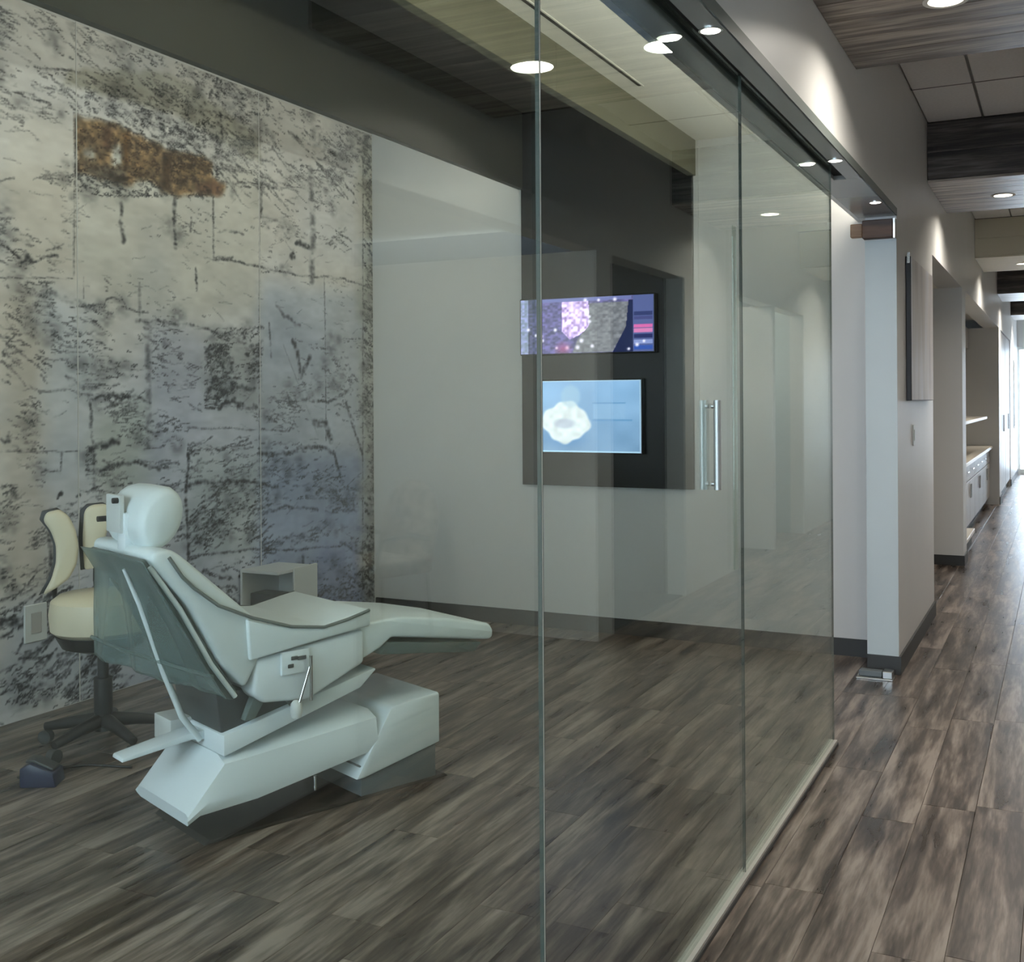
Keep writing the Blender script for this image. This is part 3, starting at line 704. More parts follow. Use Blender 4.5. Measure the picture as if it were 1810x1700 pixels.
def paint_mural():
    y = np.arange(2.40, YB - 0.004, 0.0072); z = np.arange(0.004, 3.42, 0.0072)
    P, Q = np.meshgrid(y, z)
    sh = P.shape
    base = np.array([222, 217, 210]) / 255.0
    col = np.ones(sh + (3,)) * base
    cool = np.array([162, 176, 208]) / 255.0
    f = np.clip((2.35 - Q) / 1.6, 0, 1) * np.clip((P - 3.6) / 1.0, 0.15, 1) * 0.6
    f = np.clip(f + (vnoise(sh, (9, 12), 5) - 0.5) * 0.35, 0, 1)[..., None]
    col = col * (1 - f) + cool * f
    mott = (vnoise(sh, (60, 40), 1) - 0.5) * 0.07 + (vnoise(sh, (160, 90), 2) - 0.5) * 0.05 + (vnoise(sh, (14, 14), 3) - 0.5) * 0.08
    jit1 = (vnoise(sh, (50, 50), 8) - 0.5) * 0.12; jit2 = (vnoise(sh, (90, 90), 9) - 0.5) * 0.03
    for k, (poly, rgb, a) in enumerate(MURAL_TINTS):
        xs = [p[0] for p in poly]; zs = [p[1] for p in poly]
        m = poly_mask(P + (jit1 if k < 14 else jit1 * 0.2), Q + jit2, poly).astype(float) * a
        m = soft(m, 9 if k < 14 else 2)[..., None]
        m = m * (0.55 if k < 14 else 1.0)
        col = col * (1 - m) + (np.array(rgb) / 255.0) * m
    bz = poly_mask(P, Q, MURAL_TINTS[14][0])[..., None]
    col = np.where(bz, col * (0.45 + 1.1 * (vnoise(sh, (150, 170), 31) * 0.6 + vnoise(sh, (60, 60), 32) * 0.4))[..., None], col)
    dark = np.zeros(sh)
    warm = np.zeros(sh)
    rs = np.random.RandomState(11)
    y0, z0, st = y[0], z[0], y[1] - y[0]
    def stamp(py, pz, r, d):
        c = int(round((py - y0) / st)); q = int(round((pz - z0) / st)); k = int(r / st) + 2
        a0, a1, b0, b1 = max(0, q - k), min(sh[0], q + k + 1), max(0, c - k), min(sh[1], c + k + 1)
        if a0 >= a1 or b0 >= b1: return
        dd = np.hypot(P[a0:a1, b0:b1] - py, Q[a0:a1, b0:b1] - pz)
        s = np.clip(1.25 - dd / max(r, st * 0.6), 0, 1) * d
        dark[a0:a1, b0:b1] = np.maximum(dark[a0:a1, b0:b1], s)
    def stroke(pts, w, d, jit=0.35):
        for (ay, az), (by, bz) in zip(pts, pts[1:]):
            L = math.hypot(by - ay, bz - az); n = max(2, int(L / (st * 0.8)))
            ph = rs.rand() * 6
            for i in range(n + 1):
                t = i / n
                wob = math.sin(ph + t * 7) * w * 0.25
                k = 0.55 + 0.75 * rs.rand()
                stamp(ay + (by - ay) * t + (rs.rand() - .5) * w * jit, az + (bz - az) * t + wob + (rs.rand() - .5) * w * jit, w * 0.5 * k, d * (0.5 + 0.5 * rs.rand()))
    for pts, w, d in MURAL_STROKES:
        stroke(pts, max(w, 0.006), d)
    for (a, b, c, e), n, sl, L, w, d in MURAL_ZONES:
        cen = [(rs.rand(), rs.rand()) for _ in range(max(4, n // 9))]
        for i in range(int(n * 1.4)):
            u, v = cen[rs.randint(len(cen))]
            u = min(1, max(0, u + rs.randn() * 0.07)); v = min(1, max(0, v + rs.randn() * 0.06))
            py = (a[0] * (1 - u) + b[0] * u) * (1 - v) + (e[0] * (1 - u) + c[0] * u) * v
            pz = (a[1] * (1 - u) + b[1] * u) * (1 - v) + (e[1] * (1 - u) + c[1] * u) * v
            ll = L * (0.3 + rs.rand() ** 2 * 1.6); s2 = -sl + rs.randn() * 0.25
            stroke([(py, pz), (py + ll, pz + ll * s2)], w * (0.5 + 0.8 * rs.rand()), min(0.95, d * (0.75 + 0.75 * rs.rand())))
    # dense dark flecks and soft smudges that follow the same zones
    for (a, b, c, e), n, sl, L, w, d in MURAL_ZONES:
        cen = [(rs.rand(), rs.rand()) for _ in range(max(5, n // 12))]
        for i in range(int(n * 2.2)):
            u, v = cen[rs.randint(len(cen))]
            u = min(1, max(0, u + rs.randn() * 0.09)); v = min(1, max(0, v + rs.randn() * 0.07))
            py = (a[0] * (1 - u) + b[0] * u) * (1 - v) + (e[0] * (1 - u) + c[0] * u) * v
            pz = (a[1] * (1 - u) + b[1] * u) * (1 - v) + (e[1] * (1 - u) + c[1] * u) * v
            if i % 16 == 0: stamp(py, pz, 0.03 + 0.05 * rs.rand(), 0.22)
            else: stroke([(py, pz), (py + 0.012 + 0.02 * rs.rand(), pz - 0.012 * sl)], 0.006 + 0.006 * rs.rand(), min(0.95, d * 1.45))
    # faint scratches everywhere, more of them outside the frame's left edge
    for i in range(520):
        py = 2.4 + rs.rand() * 4.2; pz = rs.rand() * 3.4
        ll = 0.03 + rs.rand() * 0.09
        stroke([(py, pz), (py + ll, pz - ll * rs.randn() * 0.3)], 0.008, 0.28)
    for i in range(260):
        py = 2.4 + rs.rand() * 1.1; pz = rs.rand() * 3.4
        ll = 0.03 + rs.rand() * 0.14
        stroke([(py, pz), (py + ll, pz - ll * (0.2 + rs.randn() * 0.3))], 0.012, 0.5)
    grit = vnoise(sh, (230, 150), 21) * 0.6 + vnoise(sh, (90, 60), 22) * 0.5
    dk = np.clip(dark * np.clip(grit * 3.0 - 0.45, 0.1, 1.7), 0, 0.95)[..., None]
    ink = np.array([24, 25, 30]) / 255.0
    brownzone = poly_mask(P, Q, MURAL_TINTS[14][0])[..., None]
    ink = np.where(brownzone, np.array([44, 28, 14]) / 255.0, ink)
    col = (col + mott[..., None]) * (1 - dk) + ink * dk
    return P, Q, col

mu = tag(empty('mural', (XM, 0, 0)), 'weathered cream and blue abstract mural covering the whole side wall', 'mural')
P, Q, colr = paint_mural()
M['mural'] = painted('mural_print', rough=0.55)
seams = [2.40, 4.00, 5.41, YB - 0.002]
yy = P[0]
for a, b in zip(seams, seams[1:]):
    i0 = int(np.searchsorted(yy, a)); i1 = int(np.searchsorted(yy, b)) 
    Ps, Qs = P[:, i0:i1], Q[:, i0:i1]
    painted_grid('mural_sheet', Ps, Qs, colr[:, i0:i1], lambda p, q: np.stack([np.full(p.shape, 0.006), p, q], -1), 'mural', mu)
    box('sheet_backing', 0.0005, 0.0055, a + 0.001, b - 0.001, 0.001, 3.425, 'wall', mu)

# ---------------------------------------------------------------- black media panel and screens on the back wall
mp = tag(box('media_panel', -3.235, -2.052, YB - 0.03, YB - 0.001, 0.945, 3.428, 'panel', None, 0.002), 'tall glossy black wall panel behind the two screens', 'panel')
tk = box('panel_edge_trim', -3.285, -3.237, YB - 0.012, YB - 0.001, 2.93, 3.428, 'wall', mp)
struct('trim_6', -2.05, -2.02, YB - 0.012, YB - 0.001, 0.945, 3.114, 'wall')

def screen(name, x0, x1, z0, z1, paint, emit, label):
    t = tag(empty(name, ((x0 + x1) / 2, YB - 0.031, z0)), label, 'television')
    w, h = (x1 - x0) / 2, z1 - z0
    box('housing', -w, w, -0.045, 0.0, 0, h, 'black', t, 0.006, 2)
    box('wall_bracket', -w * 0.5, w * 0.5, 0.0, 0.0008, h * 0.3, h * 0.7, 'dark', t)
    u = np.linspace(0, 1, 180); v = np.linspace(0, 1, int(180 * h / (2 * w)))
    U, Vv = np.meshgrid(u, v)
    mt = painted(name + '_display', rough=0.15, emit=emit)
    painted_grid('display', U, Vv, paint(U, 1 - Vv), lambda p, q: np.stack([-w + 0.008 + p * (2 * w - 0.016), np.full(p.shape, -0.0462), 0.008 + q * (h - 0.016)], -1), mt, t)
    return t

def rect(c, U, V, x0, y0, x1, y1, rgb, a=1.0):
    m = ((U >= x0) & (U <= x1) & (V >= y0) & (V <= y1)).astype(float)[..., None] * a
    return c * (1 - m) + np.array(rgb) / 255.0 * m

def city(U, V):          # night street scene: grey mass between lit signs
    sh = U.shape
    c = np.ones(sh + (3,)) * np.array([82, 78, 122]) / 255.0
    c = rect(c, U, V, 0, 0, 0.09, 1, (120, 128, 160)); c = rect(c, U, V, 0.06, 0, 0.12, 1, (58, 62, 90))
    n = vnoise(sh, (30, 50), 4)[..., None]; n2 = vnoise(sh, (22, 60), 6)[..., None]
    c = c + (n - 0.5) * 0.2 * np.array([1.0, 0.8, 1.4])
    tower = poly_mask(U, V, [(0.32, 0.06), (0.52, 0.06), (0.55, 0.5), (0.45, 0.68), (0.38, 0.75), (0.32, 0.6)])[..., None]
    c = np.where(tower, np.array([186, 160, 210]) / 255.0 + (n2 - 0.5) * 0.5, c)
    rock = poly_mask(U, V, [(0.53, 0.1), (0.82, 0.1), (0.80, 0.55), (0.70, 1), (0.40, 1), (0.44, 0.75), (0.53, 0.5)])[..., None]
    c = np.where(rock, np.array([104, 104, 112]) / 255.0 + (n - 0.5) * 0.16, c)
    navy = poly_mask(U, V, [(0.82, 0.08), (0.85, 0.08), (0.86, 1.01), (0.70, 1.01), (0.80, 0.55)])[..., None]
    c = np.where(navy, np.array([18, 26, 62]) / 255.0, c)
    c = rect(c, U, V, 0.85, 0.0, 1, 1, (74, 82, 130))
    for y, rgb in ((0.3, (40, 48, 92)), (0.38, (60, 62, 110)), (0.52, (190, 90, 150)), (0.60, (190, 110, 160)), (0.7, (30, 36, 84)), (0.8, (120, 130, 180)), (0.9, (40, 70, 150))):
        c = rect(c, U, V, 0.86, y, 0.99, y + 0.06, rgb)
    c = rect(c, U, V, 0.12, 0.0, 0.84, 0.06, (96, 100, 150))
    lights = [(0.06, .55), (.15, .56), (.27, .57), (.16, .68), (.17, .76), (.12, .66), (.53, .35), (.53, .44), (.40, .3), (.47, .2), (.42, .55), (.5, .05), (.6, .06), (.72, .06), (.28, .9), (.36, .9), (.44, .9), (.55, .88), (.47, .78), (.82, .95), (.88, .88), (.93, .82), (.45, .4), (.36, .45), (.35, .3)]
    rs = np.random.RandomState(2)
    for x, y in lights:
        m = np.clip(1.2 - np.hypot((U - x) * 2.4, V - y) / (0.03 + 0.02 * rs.rand()), 0, 1)[..., None]
        c = c * (1 - m) + np.array([225, 215, 235]) / 255.0 * m
    red = (np.clip(1 - np.hypot((U - .33) * 2, V - .92) / 0.16, 0, 1) * 0.6)[..., None]
    c = c * (1 - red) + np.array([160, 60, 96]) / 255.0 * red
    return np.clip(c, 0, 1)

def tooth(U, V):         # pale blue desktop with a white molar picture
    sh = U.shape
    c = np.ones(sh + (3,)) * np.array([138, 178, 222]) / 255.0
    g = (1 - V)[..., None]
    c = c * (0.88 + 0.14 * g) + (vnoise(sh, (5, 6), 3)[..., None] - 0.5) * 0.10
    sh1 = np.clip(1.15 - np.hypot((U - .28) / .24, (V - .80) / .16), 0, 1)[..., None]
    c = c * (1 - sh1 * .6) + np.array([70, 128, 190]) / 255.0 * sh1 * .6
    ang = np.arctan2(V - .58, (U - .28) * 1.4)
    rad = 0.30 + 0.018 * np.sin(ang * 4 + 1) + 0.01 * np.sin(ang * 9)
    body = np.clip((rad - np.hypot((U - .28) * 1.25, (V - .58))) / 0.03, 0, 1)[..., None]
    n = vnoise(sh, (16, 22), 9)[..., None]
    c = c * (1 - body) + (np.array([226, 232, 240]) / 255.0 + (n - 0.5) * 0.12) * body
    top = np.clip((0.10 - np.hypot((U - .33) * .9, (V - .22) * .55)) / 0.03, 0, 1)[..., None] * 0.5
    c = c * (1 - top) + np.array([176, 204, 226]) / 255.0 * top
    pit = np.clip((0.09 - np.hypot((U - .27) * .7, (V - .60))) / 0.04, 0, 1)[..., None] * 0.45
    c = c * (1 - pit) + np.array([150, 160, 190]) / 255.0 * pit
    c = rect(c, U, V, .54, .31, .86, .325, (98, 148, 198), .7); c = rect(c, U, V, .54, .54, .92, .565, (98, 148, 198), .7)
    c = rect(c, U, V, .55, .33, .85, .53, (150, 186, 224), .5)
    c = rect(c, U, V, 0, 0, 1, .015, (176, 206, 236)); c = rect(c, U, V, 0, .975, 1, 1, (176, 212, 240)); c = rect(c, U, V, 0.985, 0, 1, 1, (170, 200, 230))
    return np.clip(c, 0, 1)

screen('wall_television', -3.225, -2.283, 1.803, 2.176, city, 2.8, 'upper wide television showing a purple night city scene')
screen('wall_monitor', -3.106, -2.37, 1.16, 1.64, tooth, 1.9, 'lower square monitor showing a white tooth on pale blue')

# ---------------------------------------------------------------- picture, switch on the corridor pier
art = tag(empty('canvas_picture', (XC, 7.275, 1.49)), 'tall pale abstract canvas with dark edges on the corridor wall', 'picture')
box('stretcher', 0.001, 0.030, -0.585, 0.585, 0, 0.83, 'black', art, 0.003)
def stripes():
    m, nt, b = new_mat('abstract_stripes')
    tc = nt.nodes.new('ShaderNodeTexCoord'); n = nt.nodes.new('ShaderNodeTexNoise'); v = nt.nodes.new('ShaderNodeVectorMath')
    v.operation = 'MULTIPLY'; v.inputs[1].default_value = (1, 4.2, 0.7); n.inputs['Scale'].default_value = 1.3; n.inputs['Detail'].default_value = 3
    nt.links.new(tc.outputs['Object'], v.inputs[0]); nt.links.new(v.outputs[0], n.inputs['Vector'])
    r = nt.nodes.new('ShaderNodeValToRGB'); e = r.color_ramp.elements
    e[0].position = 0.32; e[0].color = (0.40, 0.38, 0.40, 1); e[1].position = 0.72; e[1].color = (0.66, 0.66, 0.70, 1)
    k = e.new(0.5); k.color = (0.56, 0.53, 0.51, 1)
    nt.links.new(n.outputs['Fac'], r.inputs[0]); nt.links.new(r.outputs[0], b.inputs['Base Color']); b.inputs['Roughness'].default_value = 0.5
    return m
M['stripes'] = stripes()
box('canvas_face', 0.0302, 0.032, -0.58, 0.58, 0.005, 0.825, 'stripes', art)
box('hanging_clip', 0.01, 0.025, -0.592, -0.582, 0.79, 0.85, 'chrome', art)
sw = tag(empty('light_switch', (XC, 7.02, 1.22)), 'small white light switch below the abstract canvas', 'switch')
box('switch_plate', 0.0005, 0.007, -0.04, 0.04, 0, 0.125, 'white_pl', sw, 0.002); box('rocker', 0.007, 0.011, -0.017, 0.017, 0.03, 0.095, 'white_pl', sw, 0.001)

# ---------------------------------------------------------------- dental chair (local x: towards the feet, -y: towards the glass)
ch = tag(empty('dental_chair', (-2.61, 3.42, 0.0), math.radians(68)), 'pale grey reclining dental chair seen from behind through the glass', 'dental chair')
prism('floor_plate', [(-0.50, 0.0), (-0.48, 0.014), (0.53, 0.014), (0.55, 0.0)], -0.20, 0.20, 'plate', ch, 0.003)
prism('kick_base', [(0.13, 0.014), (0.13, 0.13), (0.485, 0.19), (0.485, 0.014)], -0.205, 0.205, 'kick', ch, 0.006)
prism('pump_housing', [(0.105, 0.086), (0.262, 0.322), (0.28, 0.331), (0.49, 0.349), (0.497, 0.34), (0.497, 0.150), (0.14, 0.086)], -0.215, 0.215, 'shell', ch, 0.008)
def arm_loop(s, zr, zl, w=1.0):
    return [(s, y * w, z) for y, z in ((0.15, zr + 0.022), (0.205, zr), (0.218, zl + 0.055), (0.205, zl + 0.012), (0.17, zl), (-0.17, zl), (-0.205, zl + 0.012), (-0.218, zl + 0.055), (-0.205, zr), (-0.15, zr + 0.022))]
tip = [(-0.556, y, z) for y, z in ((0.18, 0.118), (0.205, 0.112), (0.213, 0.10), (0.208, 0.088), (0.19, 0.078), (-0.19, 0.078), (-0.208, 0.088), (-0.213, 0.10), (-0.205, 0.112), (-0.18, 0.118))]
tip = [(-0.566 + 0.010 * abs(z - 0.1) * 50, y, z) for _, y, z in tip]
top_l = arm_loop(-0.425, 0.262, 0.095)
top_l = [(s - (0.255 - z) * 0.62 if z < 0.255 else s, y, z) for s, y, z in top_l]
loft('lower_arm', [tip, top_l, arm_loop(-0.30, 0.268, 0.103), arm_loop(0.20, 0.302, 0.17)], 'shell', ch, angle=28)
prism('lift_plate', [(-0.425, 0.285), (0.134, 0.425), (0.205, 0.482), (0.20, 0.489), (-0.425, 0.357)], -0.20, 0.20, 'shell', ch, 0.006)
prism('rear_lever', [(-0.72, 0.293), (-0.715, 0.306), (-0.47, 0.345), (-0.42, 0.345), (-0.42, 0.31), (-0.47, 0.32)], -0.05, 0.04, 'shell', ch, 0.004)
box('bracket', -0.50, -0.40, 0.06, 0.20, 0.28, 0.37, 'white_pl', ch, 0.006, 2)
prism('hinge', [(-0.42, 0.355), (-0.44, 0.50), (-0.06, 0.50), (0.0, 0.42), (-0.1, 0.385)], -0.17, 0.17, 'dark', ch, 0.01)
prism('side_bracket', [(-0.36, 0.40), (-0.30, 0.53), (-0.22, 0.545), (-0.18, 0.50), (-0.14, 0.42), (-0.16, 0.405), (-0.20, 0.45), (-0.26, 0.49), (-0.32, 0.40)], -0.225, -0.19, 'backshell', ch, 0.004)
def slab(name, prof, half, mat, bulge=0.0, bevel=0.02, seg=3):
    return prism(name, prof, -half, half, mat, ch, bevel, seg)
slab('leg_rest', [(-0.14, 0.45), (0.203, 0.568), (0.256, 0.602), (0.74, 0.522), (0.762, 0.53), (0.764, 0.56), (0.745, 0.588), (0.52, 0.640), (0.30, 0.676), (0.12, 0.675), (-0.14, 0.56)], 0.235, 'vinyl', bevel=0.016)
prism('leg_cover', [(0.24, 0.585), (0.70, 0.518), (0.66, 0.485), (0.20, 0.545)], -0.236, 0.236, 'film', ch, 0.003)
slab('seat_shell', [(-0.34, 0.49), (-0.30, 0.455), (-0.12, 0.435), (0.12, 0.53), (0.12, 0.655), (-0.33, 0.61)], 0.25, 'shell', bevel=0.015)
slab('seat_cushion', [(-0.36, 0.615), (-0.37, 0.76), (-0.30, 0.735), (-0.20, 0.71), (-0.068, 0.697), (0.06, 0.722), (0.128, 0.732), (0.138, 0.72), (0.132, 0.668), (-0.1, 0.645)], 0.27, 'vinyl', bevel=0.016)
slab('back_cushion', [(-0.705, 0.985), (-0.695, 1.022), (-0.64, 1.025), (-0.60, 1.0), (-0.33, 0.758), (-0.30, 0.64), (-0.37, 0.52), (-0.46, 0.62), (-0.575, 0.83)], 0.255, 'vinyl', bevel=0.018)
slab('back_shell', [(-0.725, 0.985), (-0.712, 0.998), (-0.585, 0.83), (-0.46, 0.62), (-0.385, 0.505), (-0.40, 0.480), (-0.43, 0.490), (-0.50, 0.60), (-0.615, 0.82)], 0.225, 'backshell', bevel=0.008)
for s in (-1, 1):
    y = s * 0.268
    tube('piping', [(-0.645, y * 0.96, 0.998), (-0.60, y * 0.97, 0.93), (-0.559, y * 0.98, 0.887), (-0.475, y, 0.82), (-0.349, y, 0.762), (-0.20, y * 1.01, 0.712), (-0.068, y * 1.012, 0.692), (0.03, y * 1.012, 0.706), (0.128, y * 1.01, 0.728)], 0.006, 'seam', ch, 8)
    tube('back_rib', [(-0.70, s * 0.235, 0.97), (-0.60, s * 0.24, 0.82), (-0.49, s * 0.24, 0.62), (-0.40, s * 0.235, 0.495)], 0.009, 'vinyl', ch, 8)
tube('back_support', [(-0.715, -0.06, 0.945), (-0.66, -0.06, 0.82), (-0.575, -0.06, 0.57), (-0.51, -0.055, 0.41), (-0.44, -0.045, 0.315)], [0.006, 0.010, 0.011, 0.011, 0.012], 'vinyl', ch, 10)
# headrest: soft disc-shaped pad on a bracket
hl = []
for y, k in ((-0.145, 0.72), (-0.135, 0.90), (-0.10, 1.0), (0.0, 1.02), (0.10, 1.0), (0.15, 0.93), (0.165, 0.75)):
    hl.append([(-0.612 + 0.078 * k * math.cos(a) + 0.02 * math.sin(a), y, 1.112 + 0.108 * k * math.sin(a)) for a in [2 * math.pi * i / 20 for i in range(20)]])
hr = loft('headrest', hl, 'vinyl', ch, angle=60)
box('headrest_bracket', -0.70, -0.66, -0.035, 0.035, 0.93, 1.13, 'shell', ch, 0.008, 2)
box('headrest_plate', -0.712, -0.694, -0.02, 0.10, 1.06, 1.19, 'white_pl', ch, 0.006, 2)
for y, z in ((-0.005, 1.172), (0.13, 1.10)):
    tube('knob', [(-0.70, y, z), (-0.73, y, z)], 0.010, 'black', ch, 10)
# side controls on the glass side
cp = box('control_panel', -0.235, -0.12, -0.262, -0.249, 0.54, 0.625, 'shell', ch, 0.006, 2)
for s, z, w in ((-0.185, 0.598, 0.014), (-0.155, 0.595, 0.018), (-0.20, 0.572, 0.012)):
    box('button', s - w, s + w, -0.266, -0.262, z - 0.007, z + 0.007, 'dark', cp, 0.002)
tube('safety_rod', [(-0.125, -0.275, 0.60), (-0.125, -0.275, 0.44)], 0.006, 'chrome', ch, 8)
tube('safety_rod', [(-0.130, -0.275, 0.56), (-0.175, -0.272, 0.43)], 0.005, 'chrome', ch, 8)
lathe('release_knob', [(0, 0), (0.018, 0.002), (0.022, 0.02), (0.020, 0.05), (0.010, 0.062), (0, 0.064)], 'white_pl', ch, (-0.178, -0.262, 0.385), 16)
tube('lock_pin', [(-0.06, -0.19, 0.085), (-0.06, -0.19, 0.135)], 0.006, 'chrome', ch, 8)
# loose clear plastic cover hanging over the backrest
def cover():
    nu, nv = 26, 30
    co = []
    for j in range(nv + 1):
        v = j / nv
        for i in range(nu + 1):
            u = i / nu                          # 0: far (left) edge, 1: edge by the glass
            y = 0.27 - 0.54 * u
            z_top = 1.005 - 0.025 * abs(u - 0.5)
            z_bot = 0.60 + (0.50 - 0.60) * u
            z = z_top + (z_bot - z_top) * v
            s_back = np.interp(z, [0.48, 0.62, 0.83, 1.0], [-0.43, -0.52, -0.635, -0.735]) - 0.008
            s_hang = -0.69
            k = max(0.0, 1 - u * 1.15) ** 0.8
            s = s_back * (1 - k) + min(s_hang, s_back) * k
            s -= 0.030 * (abs(math.sin(u * 7.5 + v * 0.8)) - 0.5) * v * (1 - 0.6 * u) + 0.008 * math.sin(u * 27 + v * 4) * v
            co.append((s, y, z))
    bm = bmesh.new()
    vs = [bm.verts.new(c) for c in co]
    for j in range(nv):
        for i in range(nu):
            a = j * (nu + 1) + i
            bm.faces.new((vs[a], vs[a + 1], vs[a + nu + 2], vs[a + nu + 1]))
    o = link_mesh('plastic_cover', finish(bm, 'plastic_cover', True, 180), 'film', ch)
    md = o.modifiers.new('thickness', 'SOLIDIFY'); md.thickness = 0.0015
    return o
pc = cover()
pc['label'] = 'clear plastic sleeve hanging over the backrest'
hem = tube('cover_band', [(-0.70, 0.27, 0.665), (-0.66, 0.1, 0.64), (-0.575, -0.12, 0.61), (-0.50, -0.27, 0.585)], 0.007, 'film', ch, 8)

# ---------------------------------------------------------------- assistant stool behind the chair
st = tag(empty('assistant_stool', (-3.78, 3.54, 0.0), math.radians(46.9)), 'cream wheeled stool with two curved back pads behind the dental chair', 'stool')
def cushion(name, r, z0, z1, mat, parent):
    return lathe(name, [(0, z0), (r * 0.86, z0), (r * 0.97, z0 + 0.02), (r, (z0 + z1) / 2), (r * 0.96, z1 - 0.03), (r * 0.82, z1 - 0.006), (0, z1)], mat, parent, n=40)
cushion('seat', 0.222, 0.50, 0.675, 'cream_vinyl', st)
lathe('seat_pan', [(0, 0.42), (0.09, 0.42), (0.17, 0.445), (0.20, 0.50), (0, 0.50)], 'black', st)
tube('gas_lift', [(0, 0, 0.07), (0, 0, 0.30), (0, 0, 0.30), (0, 0, 0.45)], [0.04, 0.04, 0.024, 0.024], 'black', st, 14)
for k in range(5):
    a = math.radians(72 * k + 8)
    c, s = math.cos(a), math.sin(a)
    leg = tube('leg', [(0.02 * c, 0.02 * s, 0.115), (0.14 * c, 0.14 * s, 0.10), (0.27 * c, 0.27 * s, 0.075)], [0.034, 0.026, 0.019], 'black', st, 10)
    cs = tube('caster', [(0.27 * c - 0.018 * s, 0.27 * s + 0.018 * c, 0.030), (0.27 * c + 0.018 * s, 0.27 * s - 0.018 * c, 0.030)], 0.030, 'dark', leg, 14)
def back_pad(prof, y):
    pad = prism('back_pad', prof, y - 0.028, y + 0.028, 'cream_vinyl', st, 0.016, 3)
    cx = sum(p[0] for p in prof) / len(prof); cz = sum(p[1] for p in prof) / len(prof)
    prism('pad_shell', [(cx + (x - cx) * 1.10 - 0.012, cz + (z - cz) * 1.03) for x, z in prof], y + 0.030, y + 0.048, 'black', pad, 0.004)
    return pad, cx, cz
pad1 = [(-0.229, 1.030), (-0.174, 1.042), (-0.137, 1.012), (-0.109, 0.950), (-0.097, 0.876), (-0.104, 0.801), (-0.137, 0.739), (-0.187, 0.702), (-0.244, 0.672), (-0.209, 0.739), (-0.189, 0.813), (-0.189, 0.888), (-0.209, 0.950), (-0.239, 0.995)]
pad2 = [(-0.075, 1.025), (-0.050, 1.050), (0.012, 1.055), (0.042, 1.032), (0.025, 0.950), (0.005, 0.863), (-0.012, 0.776), (-0.075, 0.764), (-0.082, 0.90)]
for prof, y in ((pad1, 0.02), (pad2, 0.08)):
    pad, cx, cz = back_pad(prof, y)
    tube('pad_stem', [(cx * 0.55, y + 0.02, 0.47), (cx * 1.1, y + 0.10, 0.52), (cx * 1.15, y + 0.11, 0.70), (cx * 1.05, y + 0.055, cz)], 0.014, 'black', pad, 8)

# ---------------------------------------------------------------- small things by the mural
wp = tag(empty('wall_outlet', (XM + 0.0065, 3.73, 0.36)), 'white square outlet plate low on the mural', 'outlet')
box('cover_plate', 0, 0.012, -0.065, 0.065, 0, 0.18, 'white_pl', wp, 0.003)
box('socket', 0.012, 0.015, -0.03, 0.03, 0.04, 0.14, 'cab', wp, 0.002)
ub = tag(empty('utility_box', (-4.16, 5.36, 0.0)), 'white open-sided utility box beside the mural, behind the dental chair', 'box')
box('back_panel', -0.26, -0.245, -0.16, 0.20, 0.012, 0.50, 'white_pl', ub)
box('side_panel', -0.245, 0.02, 0.185, 0.20, 0.012, 0.50, 'white_pl', ub)
box('bottom_panel', -0.245, 0.02, -0.16, 0.185, 0.0, 0.012, 'white_pl', ub)
box('top_panel', -0.245, 0.02, -0.16, 0.185, 0.485, 0.50, 'white_pl', ub)
box('front_door', 0.0205, 0.035, -0.02, 0.21, 0.0, 0.51, 'white_pl', ub, 0.003)
box('pump', -0.22, -0.03, -0.12, 0.02, 0.0125, 0.36, 'dark', ub, 0.01, 2)
fc = tag(empty('foot_control', (-3.62, 3.08, 0.0), 0.5), 'small navy blue foot control on the floor left of the chair', 'foot control')
prism('pedal_body', [(-0.07, 0.0), (-0.07, 0.075), (-0.03, 0.095), (0.06, 0.055), (0.07, 0.0)], -0.055, 0.055, 'blue', fc, 0.006)
prism('pedal', [(-0.055, 0.092), (-0.05, 0.104), (-0.02, 0.104), (0.055, 0.068), (0.055, 0.060), (-0.03, 0.095)], -0.035, 0.035, 'dark', fc, 0.003)
tube('cable', [(-0.07, 0.0, 0.02), (-0.12, 0.06, 0.006), (-0.05, 0.16, 0.006), (0.12, 0.20, 0.006), (0.30, 0.16, 0.006)], 0.005, 'black', fc, 8)

# ---------------------------------------------------------------- joinery in the corridor niche
XF = -0.93
labs = ['nearest', 'second', 'third', 'farthest']
for k in range(4):
    y0 = 11.07 + k * 1.48; y1 = y0 + 1.47
    cb = tag(empty('base_cabinet', (XF, (y0 + y1) / 2, 0.0)), 'pale low cabinet with a drawer under the niche worktop, %s of four' % labs[k], 'cabinet', 'base cabinets in the corridor niche')
    h = (y1 - y0) / 2
    box('body', -0.62, -0.02, -h, h, 0.11, 0.79, 'cab', cb)
    box('toe_kick', -0.60, -0.06, -h, h, 0.0, 0.109, 'base', cb)
    for j in (-1, 1):
        dr = box('drawer', -0.0195, 0.0, min(0, j * h) + 0.006, max(0, j * h) - 0.006, 0.60, 0.785, 'cab', cb, 0.003)
        tube('pull', [(0.012, j * h * 0.5 - 0.09, 0.70), (0.012, j * h * 0.5 + 0.09, 0.70)], 0.006, 'chrome', dr, 8)
        dd = box('door', -0.0195, 0.0, min(0, j * h) + 0.006, max(0, j * h) - 0.006, 0.115, 0.59, 'cab', cb, 0.003)
        tube('pull', [(0.012, j * 0.05, 0.40), (0.012, j * 0.05, 0.55)], 0.006, 'chrome', dd, 8)
tag(box('worktop', -1.595, XF + 0.04, 11.065, 17.015, 0.792, 0.832, 'counter', None, 0.004), 'long cream worktop on the low cabinets in the corridor niche', 'worktop')
tag(box('wall_shelf', -1.595, XF + 0.05, 11.6, 15.6, 1.235, 1.27, 'counter', None, 0.004), 'long cream shelf above the niche worktop', 'shelf')
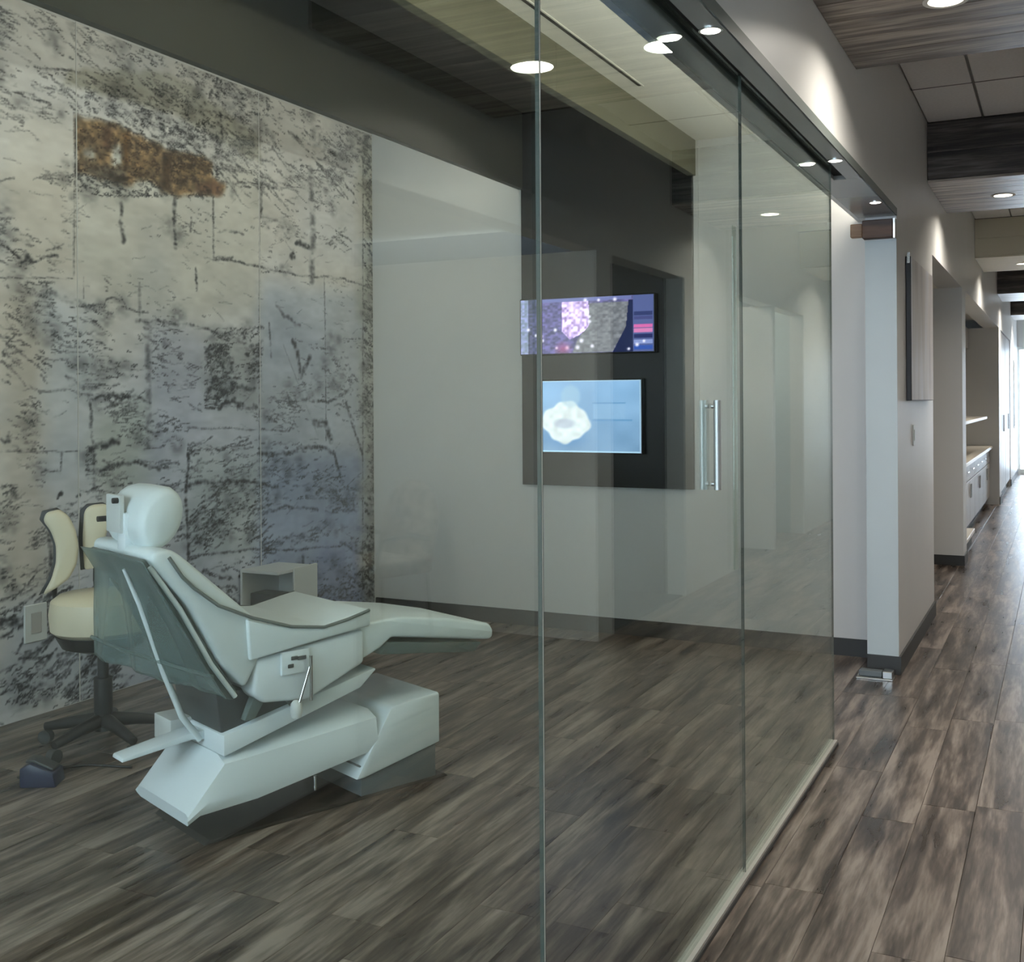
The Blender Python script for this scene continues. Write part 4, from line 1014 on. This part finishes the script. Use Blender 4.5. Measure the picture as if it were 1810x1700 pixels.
ls3 = tag(empty('low_bench', (-0.93, 11.9, 0.0)), 'low pale bench shelf projecting at the near end of the niche', 'bench')
box('bench_top', 0.016, 0.11, -0.75, 0.45, 0.12, 0.16, 'counter', ls3, 0.004)
box('bench_base', 0.02, 0.08, -0.73, 0.43, 0.0, 0.12, 'base', ls3)
uc = tag(empty('upper_cabinet', (XF - 0.27, 14.0, 2.2)), 'dark-shadowed upper cabinet run under the niche head', 'cabinet')
box('body', -0.39, -0.02, -2.92, 3.0, 0.0, 0.30, 'cab', uc)
for k in range(4):
    box('door', -0.0195, 0.0, -2.92 + k * 1.48 + 0.004, -2.92 + (k + 1) * 1.48 - 0.004, 0.004, 0.30, 'cab', uc, 0.003)
for k in range(2):
    y0 = 17.56 + k * 1.6
    tc = tag(empty('tall_cabinet', (XC - 0.01, y0 + 0.79, 0.0)), 'tall pale built-in cupboard beyond the niche, %s of the two' % ('nearer' if k == 0 else 'farther'), 'cabinet', 'tall cupboards')
    box('body', -0.58, -0.02, -0.785, 0.785, 0.12, 2.49, 'cab', tc)
    box('toe_kick', -0.56, -0.05, -0.785, 0.785, 0.0, 0.119, 'base', tc)
    for j in (0, 1):
        dd = box('door', -0.0195, 0.0, -0.78 + j * 0.785, -0.005 + j * 0.785, 0.125, 2.485, 'cab', tc, 0.003)
        tube('pull', [(0.014, (-0.06 if j == 0 else 0.06), 1.0), (0.014, (-0.06 if j == 0 else 0.06), 1.25)], 0.006, 'chrome', dd, 8)
wpnl = tag(empty('wall_board', (XC, 22.6, 0.95)), 'tall blue-grey framed board on the far corridor wall', 'picture')
box('frame', 0.001, 0.02, -0.5, 0.5, 0, 1.25, 'chrome', wpnl, 0.004)
box('board_face', 0.0201, 0.024, -0.46, 0.46, 0.04, 1.21, simple('blue_grey_board', (0.20, 0.24, 0.26), 0.3), wpnl)

# ---------------------------------------------------------------- waiting chair in the bay across the corridor (seen mirrored in the glass)
wc = tag(empty('waiting_chair', (2.18, 6.0, 0.0), math.radians(200)), 'patterned upholstered waiting chair with thin metal legs across the corridor', 'chair')
box('seat', -0.27, 0.27, -0.25, 0.27, 0.40, 0.50, 'fabric', wc, 0.03, 3)
bk = []
for j in range(9):
    v = j / 8; z = 0.48 + 0.50 * v; hw = 0.29 * math.sqrt(max(0.02, 1 - max(0, v - 0.45) ** 2 / 0.31)); yb = -0.22 - 0.10 * v
    bk.append([(hw * math.cos(a) , yb + 0.045 * math.sin(a), z) for a in [2 * math.pi * i / 16 for i in range(16)]])
loft('backrest', bk, 'fabric', wc, angle=70)
for sx in (-1, 1):
    for sy in (-1, 1):
        tube('leg', [(sx * 0.24, sy * 0.22, 0.41), (sx * 0.26, sy * 0.24, 0.0)], 0.012, 'chrome', wc, 8)
    tube('armrest', [(sx * 0.27, -0.22, 0.62), (sx * 0.30, -0.05, 0.66), (sx * 0.30, 0.18, 0.65), (sx * 0.28, 0.23, 0.45)], 0.018, 'chrome', wc, 8)
